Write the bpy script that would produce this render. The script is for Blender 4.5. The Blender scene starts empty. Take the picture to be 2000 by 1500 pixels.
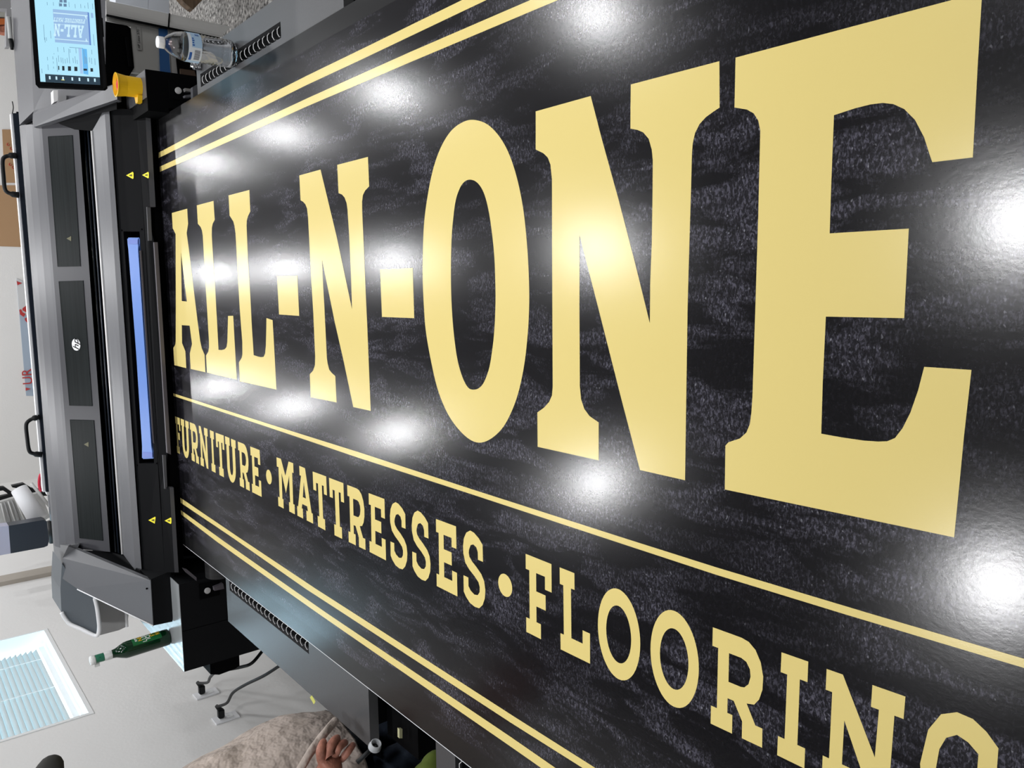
import bpy, bmesh, math, random
from mathutils import Vector, Matrix
from mathutils.geometry import tessellate_polygon
random.seed(7)
SC = bpy.context.scene
COL = SC.collection
# ---------------------------------------------------------------- camera, exposure, world
CAM = Vector((0, 0, 1.79)); F = 1561.24
RX = Vector((-0.0126181, -0.6282317, -0.7779240))   # image right in the room
RY = Vector((-0.9927045, -0.0854257, 0.0850895))    # image down in the room
RZ = Vector((-0.1199106, 0.7733223, -0.6225705))    # view direction
cd = bpy.data.cameras.new('camera'); cam = bpy.data.objects.new('camera', cd); COL.objects.link(cam)
m = Matrix((RX, -RY, -RZ)).transposed().to_4x4(); m.translation = CAM
cam.matrix_world = m
cd.sensor_fit = 'HORIZONTAL'; cd.sensor_width = 36; cd.lens = F / 2000 * 36; cd.clip_start = 0.02; cd.clip_end = 60
SC.camera = cam
SC.view_settings.view_transform = 'Standard'; SC.view_settings.look = 'None'
SC.view_settings.gamma = 1; SC.view_settings.use_curve_mapping = False
SC.view_settings.exposure = 0.0
w = bpy.data.worlds.new('world'); SC.world = w; w.use_nodes = True
w.node_tree.nodes['Background'].inputs[0].default_value = (0.75, 0.88, 1, 1)
w.node_tree.nodes['Background'].inputs[1].default_value = 1.0
LAMP = 190.0; WINDOW = 8.5
CEIL = 2.75; ZB = 0.95; ZT = 0.946

# ---------------------------------------------------------------- helpers
def ray(px, py):
    return RX * ((px - 1000) / F) + RY * ((py - 750) / F) + RZ
def on(ax, v, px, py):
    d = ray(px, py); return CAM + d * ((v - CAM[ax]) / d[ax])
def Y(px, py, y): return on(1, y, px, py)
def Z(px, py, z): return on(2, z, px, py)
def X(px, py, x): return on(0, x, px, py)

def mat(name, col, rough=0.5, metal=0.0, spec=0.5, emit=0, alpha=None, trans=0.0, ior=1.45, bump=None, noise=None, coat=0.0):
    m = bpy.data.materials.new(name); m.use_nodes = True; nt = m.node_tree
    b = nt.nodes['Principled BSDF']
    b.inputs['Base Color'].default_value = (*col, 1); b.inputs['Roughness'].default_value = rough
    b.inputs['Metallic'].default_value = metal; b.inputs['Specular IOR Level'].default_value = spec
    b.inputs['IOR'].default_value = ior; b.inputs['Transmission Weight'].default_value = trans
    b.inputs['Coat Weight'].default_value = coat
    if emit:
        b.inputs['Emission Color'].default_value = (*col, 1); b.inputs['Emission Strength'].default_value = emit
    tc = nt.nodes.new('ShaderNodeTexCoord')
    if noise:
        sc, amt = noise[:2]
        n = nt.nodes.new('ShaderNodeTexNoise'); n.inputs['Scale'].default_value = sc; n.inputs['Detail'].default_value = 6
        mp = nt.nodes.new('ShaderNodeMapping')
        if len(noise) > 2: mp.inputs['Scale'].default_value = noise[2]
        nt.links.new(tc.outputs['Object'], mp.inputs[0]); nt.links.new(mp.outputs[0], n.inputs['Vector'])
        r = nt.nodes.new('ShaderNodeMapRange'); r.inputs['From Min'].default_value = 0.3; r.inputs['From Max'].default_value = 0.7
        r.inputs['To Min'].default_value = 1 - amt; r.inputs['To Max'].default_value = 1 + amt
        nt.links.new(n.outputs['Fac'], r.inputs['Value'])
        mx = nt.nodes.new('ShaderNodeVectorMath'); mx.operation = 'SCALE'; mx.inputs[0].default_value = col
        nt.links.new(r.outputs[0], mx.inputs['Scale']); nt.links.new(mx.outputs[0], b.inputs['Base Color'])
    if bump:
        n2 = nt.nodes.new('ShaderNodeTexNoise'); n2.inputs['Scale'].default_value = bump[0]; n2.inputs['Detail'].default_value = 4
        nt.links.new(tc.outputs['Object'], n2.inputs['Vector'])
        bp = nt.nodes.new('ShaderNodeBump'); bp.inputs['Strength'].default_value = bump[1]; bp.inputs['Distance'].default_value = bump[2] if len(bump) > 2 else 0.01
        nt.links.new(n2.outputs['Fac'], bp.inputs['Height']); nt.links.new(bp.outputs[0], b.inputs['Normal'])
    return m

M = {}
M['wall'] = mat('wall_paint', (0.79, 0.785, 0.77), 0.85, bump=(60, .08))
M['ceil'] = mat('ceiling_paint', (0.16, 0.16, 0.17), 0.9)
M['trimw'] = mat('white_trim', (0.85, 0.87, 0.87), 0.4)
M['band'] = mat('tan_trim', (0.42, 0.38, 0.33), 0.7)
M['grey'] = mat('printer_grey', (0.082, 0.084, 0.093), 0.42)
M['greyl'] = mat('printer_grey_light', (0.105, 0.108, 0.117), 0.4)
M['dark'] = mat('printer_charcoal', (0.0035, 0.0038, 0.0045), 0.65, spec=.06)
M['black'] = mat('printer_black', (0.0012, 0.0014, 0.0018), 0.7, spec=.06)
M['glassd'] = mat('tinted_window', (0.012, 0.015, 0.0155), 0.45, spec=.06, noise=(2, .25, (1, 50, 50)))
M['steel'] = mat('steel', (0.6, 0.6, 0.6), 0.3, 1.0)
M['white'] = mat('white_plastic', (0.82, 0.83, 0.85), 0.4)
M['navy'] = mat('navy_plastic', (0.014, 0.020, 0.032), 0.35)
M['blue'] = mat('blue_handle', (0.12, 0.24, 0.62), 0.4)
M['blueend'] = mat('blue_handle_end', (0.13, 0.20, 0.55), 0.45)
M['plum'] = mat('roller_metal', (0.085, 0.078, 0.09), 0.45)
M['yellow'] = mat('yellow_plastic', (0.85, 0.50, 0.01), 0.4)
M['yel'] = mat('yellow_label', (0.85, 0.75, 0.02), 0.5)
M['red'] = mat('red_button', (0.7, 0.03, 0.05), 0.35)
M['table'] = mat('table_grey', (0.062, 0.063, 0.066), 0.38, bump=(300, .04))
M['edge'] = mat('board_edge', (0.75, 0.77, 0.8), 0.35)
M['core'] = mat('board_black', (0.009, 0.009, 0.0095), 0.22, spec=.4)
M['gold'] = mat('pale_gold_print', (0.765, 0.625, 0.23), 0.21, spec=.36, bump=(900, .03, .002))
M['carpet'] = mat('grey_carpet', (0.30, 0.29, 0.275), 1.0, noise=(45, .95), bump=(60, 1.0, .03))
M['card'] = mat('cardboard', (0.42, 0.26, 0.14), 0.85)
M['wood'] = mat('brown_wood', (0.13, 0.085, 0.05), 0.7, noise=(8, .4, (1, 8, 8)))
M['skin'] = mat('skin', (0.40, 0.17, 0.12), 0.5, noise=(60, .22), bump=(220, .35, .003))
M['shirt'] = mat('beige_cloth', (0.47, 0.40, 0.355), 0.95, noise=(5, .12), bump=(9, .9, .06))
M['denim'] = mat('denim', (0.025, 0.035, 0.055), 0.9, noise=(14, .5), bump=(25, .4, .02))
M['cord'] = mat('black_rubber', (0.008, 0.009, 0.010), 0.5, spec=.3)
M['bgrey'] = mat('light_grey_cabinet', (0.5, 0.5, 0.49), 0.45)
M['bgreyb'] = mat('grey_cabinet_front', (0.55, 0.55, 0.53), 0.5)
M['bblue'] = mat('blue_stripe', (0.025, 0.13, 0.38), 0.45)
M['hair'] = mat('dark_hair', (0.03, 0.02, 0.015), 0.7)

def obj(name, bm, m, parent=None, smooth=False, recalc=True):
    me = bpy.data.meshes.new(name)
    if recalc: bmesh.ops.recalc_face_normals(bm, faces=bm.faces)
    if smooth:
        for f in bm.faces: f.smooth = True
    bm.to_mesh(me); bm.free()
    for q in (m if isinstance(m, (list, tuple)) else [m]): me.materials.append(q)
    o = bpy.data.objects.new(name, me); COL.objects.link(o)
    if parent: o.parent = parent; o.matrix_parent_inverse = Matrix.Translation(parent_world(parent)).inverted()
    return o
def parent_world(p):
    v = Vector(p.location)
    while p.parent:
        v = Vector((0, 0, 0)) if p.type == 'MESH' else v; break
    return v
def empty(name, loc, label, cat, group=None):
    o = bpy.data.objects.new(name, None); COL.objects.link(o); o.location = loc; o.empty_display_size = .05
    tag(o, label, cat, group); return o
def tag(o, label, cat, group=None):
    o['label'] = label; o['category'] = cat
    if group: o['group'] = group
    return o
def struct(o): o['kind'] = 'structure'; return o

def add_box(bm, a, b):
    a = Vector(a); b = Vector(b)
    mt = Matrix.Translation((a + b) / 2) @ Matrix.Diagonal((*[abs(b[i] - a[i]) for i in range(3)], 1))
    return bmesh.ops.create_cube(bm, size=1, matrix=mt)
def add_solid(bm, pts, off):
    """front polygon pts, thickness vector off"""
    off = Vector(off)
    a = [bm.verts.new(p) for p in pts]; b = [bm.verts.new(Vector(p) + off) for p in pts]
    n = len(a)
    bm.faces.new(a); bm.faces.new(b[::-1])
    for i in range(n): bm.faces.new((a[i], a[(i + 1) % n], b[(i + 1) % n], b[i]))
def solid(name, pts, off, m, parent=None, bev=0):
    bm = bmesh.new(); add_solid(bm, pts, off)
    if bev: bmesh.ops.bevel(bm, geom=bm.edges[:], offset=bev, segments=2, affect='EDGES', clamp_overlap=True)
    return obj(name, bm, m, parent)
def box(name, a, b, m, parent=None, bev=0):
    bm = bmesh.new(); add_box(bm, a, b)
    if bev: bmesh.ops.bevel(bm, geom=bm.edges[:], offset=bev, segments=2, affect='EDGES', clamp_overlap=True)
    return obj(name, bm, m, parent)
def add_tube(bm, path, r, seg=10):
    path = [Vector(p) for p in path]; rings = []
    for i, p in enumerate(path):
        t = (path[min(i + 1, len(path) - 1)] - path[max(i - 1, 0)]).normalized()
        u = t.cross(Vector((0, 0, 1)));
        if u.length < .05: u = t.cross(Vector((0, 1, 0)))
        u.normalize(); v = t.cross(u)
        rr = r[i] if isinstance(r, (list, tuple)) else r
        rings.append([bm.verts.new(p + (u * math.cos(2 * math.pi * k / seg) + v * math.sin(2 * math.pi * k / seg)) * rr) for k in range(seg)])
    for a, b in zip(rings, rings[1:]):
        for k in range(seg): bm.faces.new((a[k], a[(k + 1) % seg], b[(k + 1) % seg], b[k]))
    bm.faces.new(rings[0][::-1]); bm.faces.new(rings[-1])
def tube(name, path, r, m, parent=None, seg=10):
    bm = bmesh.new(); add_tube(bm, path, r, seg); return obj(name, bm, m, parent, smooth=True)
def smooth_path(pts, n=6):
    pts = [Vector(p) for p in pts]; out = []
    for i in range(len(pts) - 1):
        p0, p1, p2, p3 = pts[max(i - 1, 0)], pts[i], pts[i + 1], pts[min(i + 2, len(pts) - 1)]
        for k in range(n):
            t = k / n
            out.append(0.5 * ((2 * p1) + (p2 - p0) * t + (2 * p0 - 5 * p1 + 4 * p2 - p3) * t * t + (3 * p1 - p0 - 3 * p2 + p3) * t ** 3))
    out.append(pts[-1]); return out
def add_lathe(bm, prof, base=(0, 0, 0), seg=32, mod=None, cap=True):
    base = Vector(base); rings = []
    for r, z in prof:
        rings.append([bm.verts.new(base + Vector((math.cos(2 * math.pi * k / seg), math.sin(2 * math.pi * k / seg), 0)) * (r * (mod(2 * math.pi * k / seg, z) if mod else 1)) + Vector((0, 0, z))) for k in range(seg)])
    for a, b in zip(rings, rings[1:]):
        for k in range(seg): bm.faces.new((a[k], a[(k + 1) % seg], b[(k + 1) % seg], b[k]))
    if cap: bm.faces.new(rings[0][::-1]); bm.faces.new(rings[-1])
def add_flat(bm, loops):
    """flat filled polygon with holes"""
    tris = tessellate_polygon([[Vector(p) for p in l] for l in loops])
    vs = [bm.verts.new(p) for l in loops for p in l]
    for t in tris:
        try: bm.faces.new([vs[i] for i in t])
        except ValueError: pass
    bmesh.ops.recalc_face_normals(bm, faces=bm.faces)
def text(name, s, size, m, parent, origin, xd, yd, ext=0.0006, shear=0, sx=1):
    c = bpy.data.curves.new(name, 'FONT'); c.body = s; c.size = size; c.extrude = ext; c.shear = shear
    c.align_x = 'CENTER'; c.align_y = 'CENTER'
    t = bpy.data.objects.new(name, c); COL.objects.link(t)
    dg = bpy.context.evaluated_depsgraph_get(); dg.update()
    me = bpy.data.meshes.new_from_object(t.evaluated_get(dg)); bpy.data.objects.remove(t)
    xd = Vector(xd).normalized(); yd = Vector(yd).normalized(); zd = xd.cross(yd)
    mt = Matrix((xd * sx, yd, zd)).transposed().to_4x4(); mt.translation = Vector(origin)
    me.transform(mt); me.materials.clear(); me.materials.append(m)
    o = bpy.data.objects.new(name, me); COL.objects.link(o)
    if parent: o.parent = parent; o.matrix_parent_inverse = Matrix.Translation(parent_world(parent)).inverted()
    return o

# ---------------------------------------------------------------- room
XL, XR, YF, YN = -2.0, 5.0, 9.9, -2.6
struct(box('floor', (XL - .2, YN, -.1), (XR, YF + .2, 0), M['carpet']))
struct(box('ceiling', (XL - .2, YN, CEIL), (XR, YF + .2, CEIL + .1), M['ceil']))
struct(box('wall_back', (XL - .2, YF, 0), (XR, YF + .15, CEIL), M['wall']))
struct(box('wall_right', (XR, YN, 0), (XR + .15, YF, CEIL), M['wall']))
struct(box('wall_front', (XL - .2, YN - .15, 0), (XR, YN, CEIL), M['wall']))
# left wall with a window hole
wy0, wy1, wz0, wz1 = 4.08, 5.34, 1.098, 2.25
bm = bmesh.new()
for a, b in (((YN, 0), (YF, wz0)), ((YN, wz1), (YF, CEIL)), ((YN, wz0), (wy0, wz1)), ((wy1, wz0), (YF, wz1))):
    add_box(bm, (XL - .2, a[0], a[1]), (XL, b[0], b[1]))
struct(obj('wall_left', bm, M['wall']))
struct(box('trim_1', (XL, 6.35, 0), (XL + .03, 6.50, CEIL), M['band']))
# window: frame, pane, sill
win = bpy.data.objects.new('window_1', None); COL.objects.link(win); win.location = (XL, (wy0 + wy1) / 2, wz0); struct(win)
bm = bmesh.new()
t = .02
add_box(bm, (XL - .2, wy0, wz0), (XL + .004, wy1, wz0 + t)); add_box(bm, (XL - .2, wy0, wz1 - t), (XL + .004, wy1, wz1))
add_box(bm, (XL - .2, wy0, wz0 + t), (XL + .004, wy0 + t, wz1 - t)); add_box(bm, (XL - .2, wy1 - t, wz0 + t), (XL + .004, wy1, wz1 - t))
obj('window_frame', bm, M['trimw'], win)
pane = bpy.data.materials.new('daylit_pane'); pane.use_nodes = True
e = pane.node_tree.nodes.new('ShaderNodeEmission'); e.inputs[0].default_value = (0.58, 0.84, 1, 1); e.inputs[1].default_value = WINDOW
pane.node_tree.links.new(e.outputs[0], pane.node_tree.nodes['Material Output'].inputs[0])
box('pane', (XL - .19, wy0 + t, wz0 + t), (XL - .185, wy1 - t, wz1 - t), pane, win)
# blind: slats are translucent white
sl = bpy.data.materials.new('translucent_slat'); sl.use_nodes = True; nt = sl.node_tree
nt.nodes['Principled BSDF'].inputs['Base Color'].default_value = (.85, .9, .9, 1)
tr = nt.nodes.new('ShaderNodeBsdfTranslucent'); tr.inputs[0].default_value = (.15, .155, .14, 1)
mx = nt.nodes.new('ShaderNodeMixShader'); mx.inputs[0].default_value = .5
nt.links.new(nt.nodes['Principled BSDF'].outputs[0], mx.inputs[1]); nt.links.new(tr.outputs[0], mx.inputs[2]); nt.links.new(mx.outputs[0], nt.nodes['Material Output'].inputs[0])
bl = empty('window_blind', (XL - .1, (wy0 + wy1) / 2, wz0 + .06), 'white horizontal slatted blind glowing in the window of the left wall', 'window blind')
for k in range(44):
    z0 = wz0 + .072 + k * .0262
    if z0 > wz1 - .05: break
    bm = bmesh.new()
    add_solid(bm, [(XL - .110, wy0 + .03, z0 + .0215), (XL - .110, wy1 - .04, z0 + .0215), (XL - .092, wy1 - .04, z0 - .002), (XL - .092, wy0 + .03, z0 - .002)], (-.0025, 0, -.0014))
    obj('slat', bm, sl, bl)
box('bottom_rail', (XL - .125, wy0 + .03, wz0 + .03), (XL - .085, wy1 - .04, wz0 + .058), M['trimw'], bl)
box('headrail', (XL - .14, wy0 + .03, wz1 - .05), (XL - .07, wy1 - .04, wz1 - .022), M['trimw'], bl)
for f in (.12, .5, .85):
    y = wy0 + .03 + f * (wy1 - wy0 - .07)
    box('ladder_cord', (XL - .0885, y - .003, wz0 + .03), (XL - .0865, y + .003, wz1 - .03), M['trimw'], bl)

# ceiling lights
lm = bpy.data.materials.new('lamp_diffuser'); lm.use_nodes = True
e = lm.node_tree.nodes.new('ShaderNodeEmission'); e.inputs[0].default_value = (1, .975, .97, 1); e.inputs[1].default_value = 6.0
lm.node_tree.links.new(e.outputs[0], lm.node_tree.nodes['Material Output'].inputs[0])
first = None
colname = {-2: 'in the left row', 0: 'in the middle row', 1: 'in the right row', 2: 'in the outer right row'}
rown = ['almost above the camera', 'second from the near end', 'third from the near end', 'fourth from the near end', 'second from the far end', 'at the far end']
for ci, lx in ((1, 1.19), (0, .17), (-2, -.92), (2, 2.6)):
    for ri, ly in enumerate((.9, 2.63, 4.42, 6.02, 7.72, 9.3)):
        lab = 'round recessed ceiling light %s, %s' % (colname[ci], rown[ri])
        if first is None:
            first = empty('ceiling_light', (lx, ly, CEIL), lab, 'ceiling light', 'recessed ceiling lights')
            bm = bmesh.new(); add_lathe(bm, [(.115, 0), (.12, -.006), (.108, -.010), (.098, -.008), (.098, -.001)], (0, 0, 0), 32, cap=False)
            tr_ = obj('trim_ring', bm, M['trimw']); tr_.parent = first
            bm = bmesh.new(); bmesh.ops.create_circle(bm, cap_ends=True, segments=32, radius=.098, matrix=Matrix.Translation((0, 0, -.003)))
            df_ = obj('diffuser', bm, lm); df_.parent = first
            ld = bpy.data.lights.new('lamp', 'AREA'); ld.shape = 'DISK'; ld.size = .15; ld.color = (.985, .985, 1)
            ld.energy = LAMP * math.pi * math.pi * .075 ** 2
            la_ = bpy.data.objects.new('lamp', ld); COL.objects.link(la_); la_.parent = first; la_.location = (0, 0, -.007)
        else:
            r = first.copy(); COL.objects.link(r); r.location = (lx, ly, CEIL); r['label'] = lab
            for ch in (tr_, df_, la_):
                c = ch.copy(); COL.objects.link(c); c.parent = r

# ---------------------------------------------------------------- feed tables
clipm = mat('clip_white', (.62, .63, .63), .35)
def table(name, y0, y1, xl, xr, label, slots):
    root = empty(name, ((xl + xr) / 2, (y0 + y1) / 2, 0), label, 'printer table', 'printer feed tables')
    th = .024
    # top with two slots cut through the upper sheet
    sx = [(xl + .115, xl + .150), (xr - .096, xr - .058)]
    bm = bmesh.new()
    s0, s1 = slots
    add_box(bm, (xl, y0, ZT - th), (xr, y1, ZT - .02))
    edges = [xl, sx[0][0], sx[0][1], sx[1][0], sx[1][1], xr]
    for i, (a, b) in enumerate(zip(edges, edges[1:])):
        if i in (1, 3):
            add_box(bm, (a, y0, ZT - .02), (b, s0, ZT)); add_box(bm, (a, s1, ZT - .02), (b, y1, ZT))
        else: add_box(bm, (a, y0, ZT - .02), (b, y1, ZT))
    obj('tabletop', bm, M['table'], root)
    for a, b in sx:
        box('slot_liner', (a + .0005, s0 + .0005, ZT - .0195), (b - .0005, s1 - .0005, ZT - .016), M['black'], root)
        n = int((s1 - s0) / .031); 
        for k in range(n):
            yy = s0 + .018 + k * .031
            bm = bmesh.new(); xm = (a + b) / 2
            pts = [(xm - .011, yy, ZT - .012), (xm - .012, yy, ZT - .003), (xm - .004, yy + .004, ZT - .0005), (xm + .006, yy + .004, ZT - .0005), (xm + .012, yy, ZT - .004)]
            add_tube(bm, pts, .0011, 6)
            obj('roller_clip', bm, clipm, root, smooth=True)
    box('underframe', (xl + .05, y0 + .001, .55), (xr - .05, y1 - .03, ZT - th), M['black'], root)
    for sx_ in (xl + .2, xr - .26):
        for sy in (y0 + .1, y1 - .16):
            box('leg', (sx_, sy, 0), (sx_ + .06, sy + .06, .55), M['black'], root)
    return root
TXL, TXR = -1.078, .705
tfar = table('extension_table', 1.60, 2.552, TXL, TXR, 'grey slotted feed table nearest the printer, carrying the water bottle', (1.925, 2.52))
tnear = table('extension_table', 0.10, 1.315, TXL, TXR, 'grey slotted feed table nearest the camera, past the dark gap', (.62, 1.245))
# yellow sticker on the edge of the far table
solid('warning_tab', [Z(609, 1358, ZT + .0006), Z(616, 1370, ZT + .0006), Z(613, 1376, ZT + .0006), Z(605, 1362, ZT + .0006)], (0, 0, -.0004), mat('pale_yellow', (.55, .55, .12), .6), tfar)

# ---------------------------------------------------------------- the printed sign board
bxl, bxr, by0, by1 = -.923, .590, .05, 2.985
sign = empty('sign_board', ((bxl + bxr) / 2, (by0 + by1) / 2, ZT), 'large black printed sign with gold letters ALL-N-ONE coming out of the printer', 'sign')
print_m = bpy.data.materials.new('black_distressed_print'); print_m.use_nodes = True; nt = print_m.node_tree; N = nt.nodes; L = nt.links
b = N['Principled BSDF']; b.inputs['Roughness'].default_value = .19; b.inputs['Specular IOR Level'].default_value = .36
tc = N.new('ShaderNodeTexCoord')
def noise(scale, mapping, detail=8, rough=.6, dist=0):
    mp = N.new('ShaderNodeMapping'); mp.inputs['Scale'].default_value = mapping; L.new(tc.outputs['Object'], mp.inputs[0])
    n = N.new('ShaderNodeTexNoise'); n.inputs['Scale'].default_value = scale; n.inputs['Detail'].default_value = detail
    n.inputs['Roughness'].default_value = rough; n.inputs['Distortion'].default_value = dist; L.new(mp.outputs[0], n.inputs['Vector']); return n.outputs['Fac']
def rng(v, a, b_, c=0, d=1):
    r = N.new('ShaderNodeMapRange'); r.inputs[1].default_value = a; r.inputs[2].default_value = b_; r.inputs[3].default_value = c; r.inputs[4].default_value = d
    L.new(v, r.inputs[0]); return r.outputs[0]
def mul(a, b_):
    x = N.new('ShaderNodeMath'); x.operation = 'MULTIPLY'; L.new(a, x.inputs[0]); L.new(b_, x.inputs[1]); return x.outputs[0]
def addm(a, b_):
    x = N.new('ShaderNodeMath'); x.operation = 'ADD'; L.new(a, x.inputs[0]); L.new(b_, x.inputs[1]); return x.outputs[0]
patch = mul(rng(noise(1, (26, 6, 1), 6, .6, .6), .45, .58), rng(noise(1, (5, 2.5, 1), 3, .5), .38, .55, .35, 1))
grain = rng(noise(1, (150, 260, 1), 3, .6, .8), .47, .64)
fine = rng(noise(1, (260, 420, 1), 2, .5), .45, .7, .4, 1)
speck = rng(noise(1, (150, 230, 1), 1, .5), .68, .76)
base_ = N.new('ShaderNodeMapRange'); base_.inputs[3].default_value = .10; base_.inputs[4].default_value = 1.0; L.new(patch, base_.inputs[0])
fac = mul(mul(addm(rng(grain, 0, 1, .22, 1), mul(grain, patch)), base_.outputs[0]), fine)
cr = N.new('ShaderNodeMix'); cr.data_type = 'RGBA'; cr.inputs['A'].default_value = (.0045, .0043, .0052, 1); cr.inputs['B'].default_value = (.085, .082, .107, 1)
L.new(fac, cr.inputs['Factor'])
cr2 = N.new('ShaderNodeMix'); cr2.data_type = 'RGBA'; cr2.inputs['B'].default_value = (.22, .22, .25, 1)
L.new(cr.outputs['Result'], cr2.inputs['A']); L.new(mul(speck, patch), cr2.inputs['Factor']); L.new(cr2.outputs['Result'], b.inputs['Base Color'])
bp = N.new('ShaderNodeBump'); bp.inputs['Strength'].default_value = .04; bp.inputs['Distance'].default_value = .0015
L.new(noise(120, (1.5, 1, 1), 4), bp.inputs['Height']); L.new(bp.outputs[0], b.inputs['Normal'])
box('panel', (bxl, by0, ZT + .0003), (bxr, by1 + .1, ZB), M['core'], sign)
box('panel_edge', (bxl - .0016, by0, ZT + .0003), (bxl, by1, ZB + .0003), M['edge'], sign)
bm = bmesh.new(); add_box(bm, (-.878, by0 + .002, ZB + .0001), (.547, by1, ZB + .0004)); obj('printed_background', bm, print_m, sign)
ZL = ZB + .0007
def P(px, py): v = Z(px, py, ZL); return (v.x, v.y, v.z)
def c_(ox, oy, s, pts): return [(ox + x / s, oy + y / s) for x, y in pts]
def letter(name, loops):
    bm = bmesh.new(); add_flat(bm, [[P(*q) for q in l] for l in loops])
    for f in bm.faces:
        if f.normal.z < 0: f.normal_flip()
    return obj(name, bm, M['gold'], sign, recalc=False)
c1 = lambda p: c_(300, 380, 5, p); c2 = lambda p: c_(300, 560, 5, p); c3 = lambda p: c_(500, 300, 5, p); c4 = lambda p: c_(550, 550, 5, p)
c5 = lambda p: c_(780, 200, 5, p); c6 = lambda p: c_(780, 600, 5, p); c7 = lambda p: c_(1000, 100, 4, p); c8 = lambda p: c_(1000, 600, 4, p)
q3 = 1 / .3
c9 = lambda p: c_(1400, 0, q3, p); c10 = lambda p: c_(1400, 400, q3, p); c11 = lambda p: c_(1400, 800, q3, p)
letter('letter_a', [c1([(178, 180), (328, 138), (332, 210), (337, 285), (331, 325), (323, 375), (345, 540), (375, 800), (398, 980), (420, 1160)]) + c2([(435, 380), (455, 530), (470, 600), (498, 665), (505, 835), (362, 803), (354, 650), (375, 560), (352, 380), (275, 375), (278, 550), (310, 630), (319, 795), (203, 766), (193, 598), (212, 565), (216, 520)]) + c1([(217, 1100), (216, 700), (215, 385), (187, 330)]),
                    c1([(267, 565), (325, 1045), (275, 1040)])])
letter('letter_l', [c1([(422, 105), (585, 62), (591, 160), (597, 245), (577, 285), (569, 325), (568, 400), (582, 640), (600, 900), (617, 1200)]) + c2([(634, 616), (665, 618), (695, 610), (712, 590), (720, 540), (724, 400), (727, 285), (777, 284), (795, 600), (812, 906), (522, 838), (512, 672), (534, 635), (541, 590), (540, 520)]) + c1([(515, 1000), (497, 700), (480, 400), (472, 350), (458, 315), (432, 285)])])
letter('letter_l', [c1([(732, 8), (935, -45), (940, 80), (944, 165), (920, 215), (910, 255), (908, 300), (922, 650), (945, 1000)]) + c2([(960, 400), (978, 668), (1020, 682), (1050, 688), (1075, 684), (1088, 655), (1096, 580), (1100, 420), (1102, 306), (1162, 326), (1180, 640), (1199, 1004), (843, 922), (833, 738), (860, 695), (867, 660), (866, 540)]) + c1([(840, 1100), (820, 740), (800, 380), (790, 305), (778, 262), (742, 205)])])
letter('hyphen', [c1([(1205, 796), (1403, 792), (1422, 1185), (1225, 1171)])])
letter('letter_n', [c3([(423, 213), (630, 156), (785, 800), (938, 1520), (928, 1200), (910, 800), (893, 540), (884, 480), (865, 430), (840, 400), (806, 386), (793, 110), (1093, 32), (1105, 320), (1065, 362), (1044, 405), (1036, 470), (1037, 560), (1052, 900), (1070, 1330)]) + c4([(835, 400), (870, 1262), (700, 1225), (600, 750), (520, 400)]) + c3([(645, 1035), (655, 1280), (668, 1500)]) + c4([(425, 400), (442, 745), (450, 800), (465, 860), (490, 892), (524, 922), (537, 1180), (285, 1128), (275, 905), (308, 868), (325, 820), (328, 740), (310, 320)]) + c3([(540, 1240), (520, 850), (508, 620), (498, 535), (482, 495), (460, 470), (435, 456)])])
letter('hyphen', [c3([(1212, 1131), (1530, 1117)]) + c4([(1295, 357), (980, 345)])])
def dense(pts, n=5):
    m_ = len(pts); out = []
    V = [Vector((*p, 0)) for p in pts]
    for i in range(m_):
        p0, p1, p2, p3 = V[i - 1], V[i], V[(i + 1) % m_], V[(i + 2) % m_]
        for k in range(n):
            t = k / n; q = 0.5 * ((2 * p1) + (p2 - p0) * t + (2 * p0 - 5 * p1 + 4 * p2 - p3) * t * t + (3 * p1 - p0 - 3 * p2 + p3) * t ** 3)
            out.append((q.x, q.y))
    return out
letter('letter_o', [dense(c5([(720, 170), (860, 215), (985, 345), (1082, 530), (1160, 785), (1215, 1080), (1250, 1430), (1266, 1750)]) + c6([(1267, 0), (1252, 280), (1213, 600), (1145, 890), (1040, 1130), (925, 1262), (800, 1322), (685, 1290), (560, 1170), (455, 1005), (368, 780), (300, 480), (257, 220), (240, 0)]) + c5([(228, 1740), (229, 1500), (240, 1200), (270, 950), (325, 670), (400, 450), (495, 290), (605, 200)])),
                    dense(c5([(695, 755), (762, 785), (823, 880), (870, 1050), (905, 1280), (928, 1520), (938, 1800)]) + c6([(938, 0), (927, 230), (908, 410), (878, 590), (830, 725), (780, 788), (722, 805), (670, 783), (615, 680), (565, 500), (530, 240), (512, 0)]) + c5([(504, 1760), (505, 1500), (515, 1250), (545, 985), (585, 850), (635, 775)]))])
letter('letter_n', [c7([(185, 470), (615, 350), (700, 680), (830, 1150)]) + c8([(960, -350), (1077, 126), (1080, -200)]) + c7([(1092, 1500), (1098, 1100), (1100, 850), (1092, 770), (1068, 685), (1025, 634), (980, 615), (925, 605), (926, 430), (928, 260), (1620, 78), (1622, 440), (1570, 475), (1515, 515), (1465, 570), (1430, 640), (1412, 720), (1406, 800), (1398, 1100)]) + c8([(1380, -300), (1372, 0), (1360, 800), (1352, 1352), (1000, 1272), (860, 740), (675, 10)]) + c7([(527, 1435)]) + c8([(527, 0), (530, 620), (540, 720), (565, 795), (605, 850), (677, 900), (677, 1196), (200, 1091), (198, 822), (250, 785), (290, 740), (312, 690), (318, 620), (315, 0)]) + c7([(313, 1500), (312, 1000), (300, 885), (280, 832), (245, 797), (185, 768)])])
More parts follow.
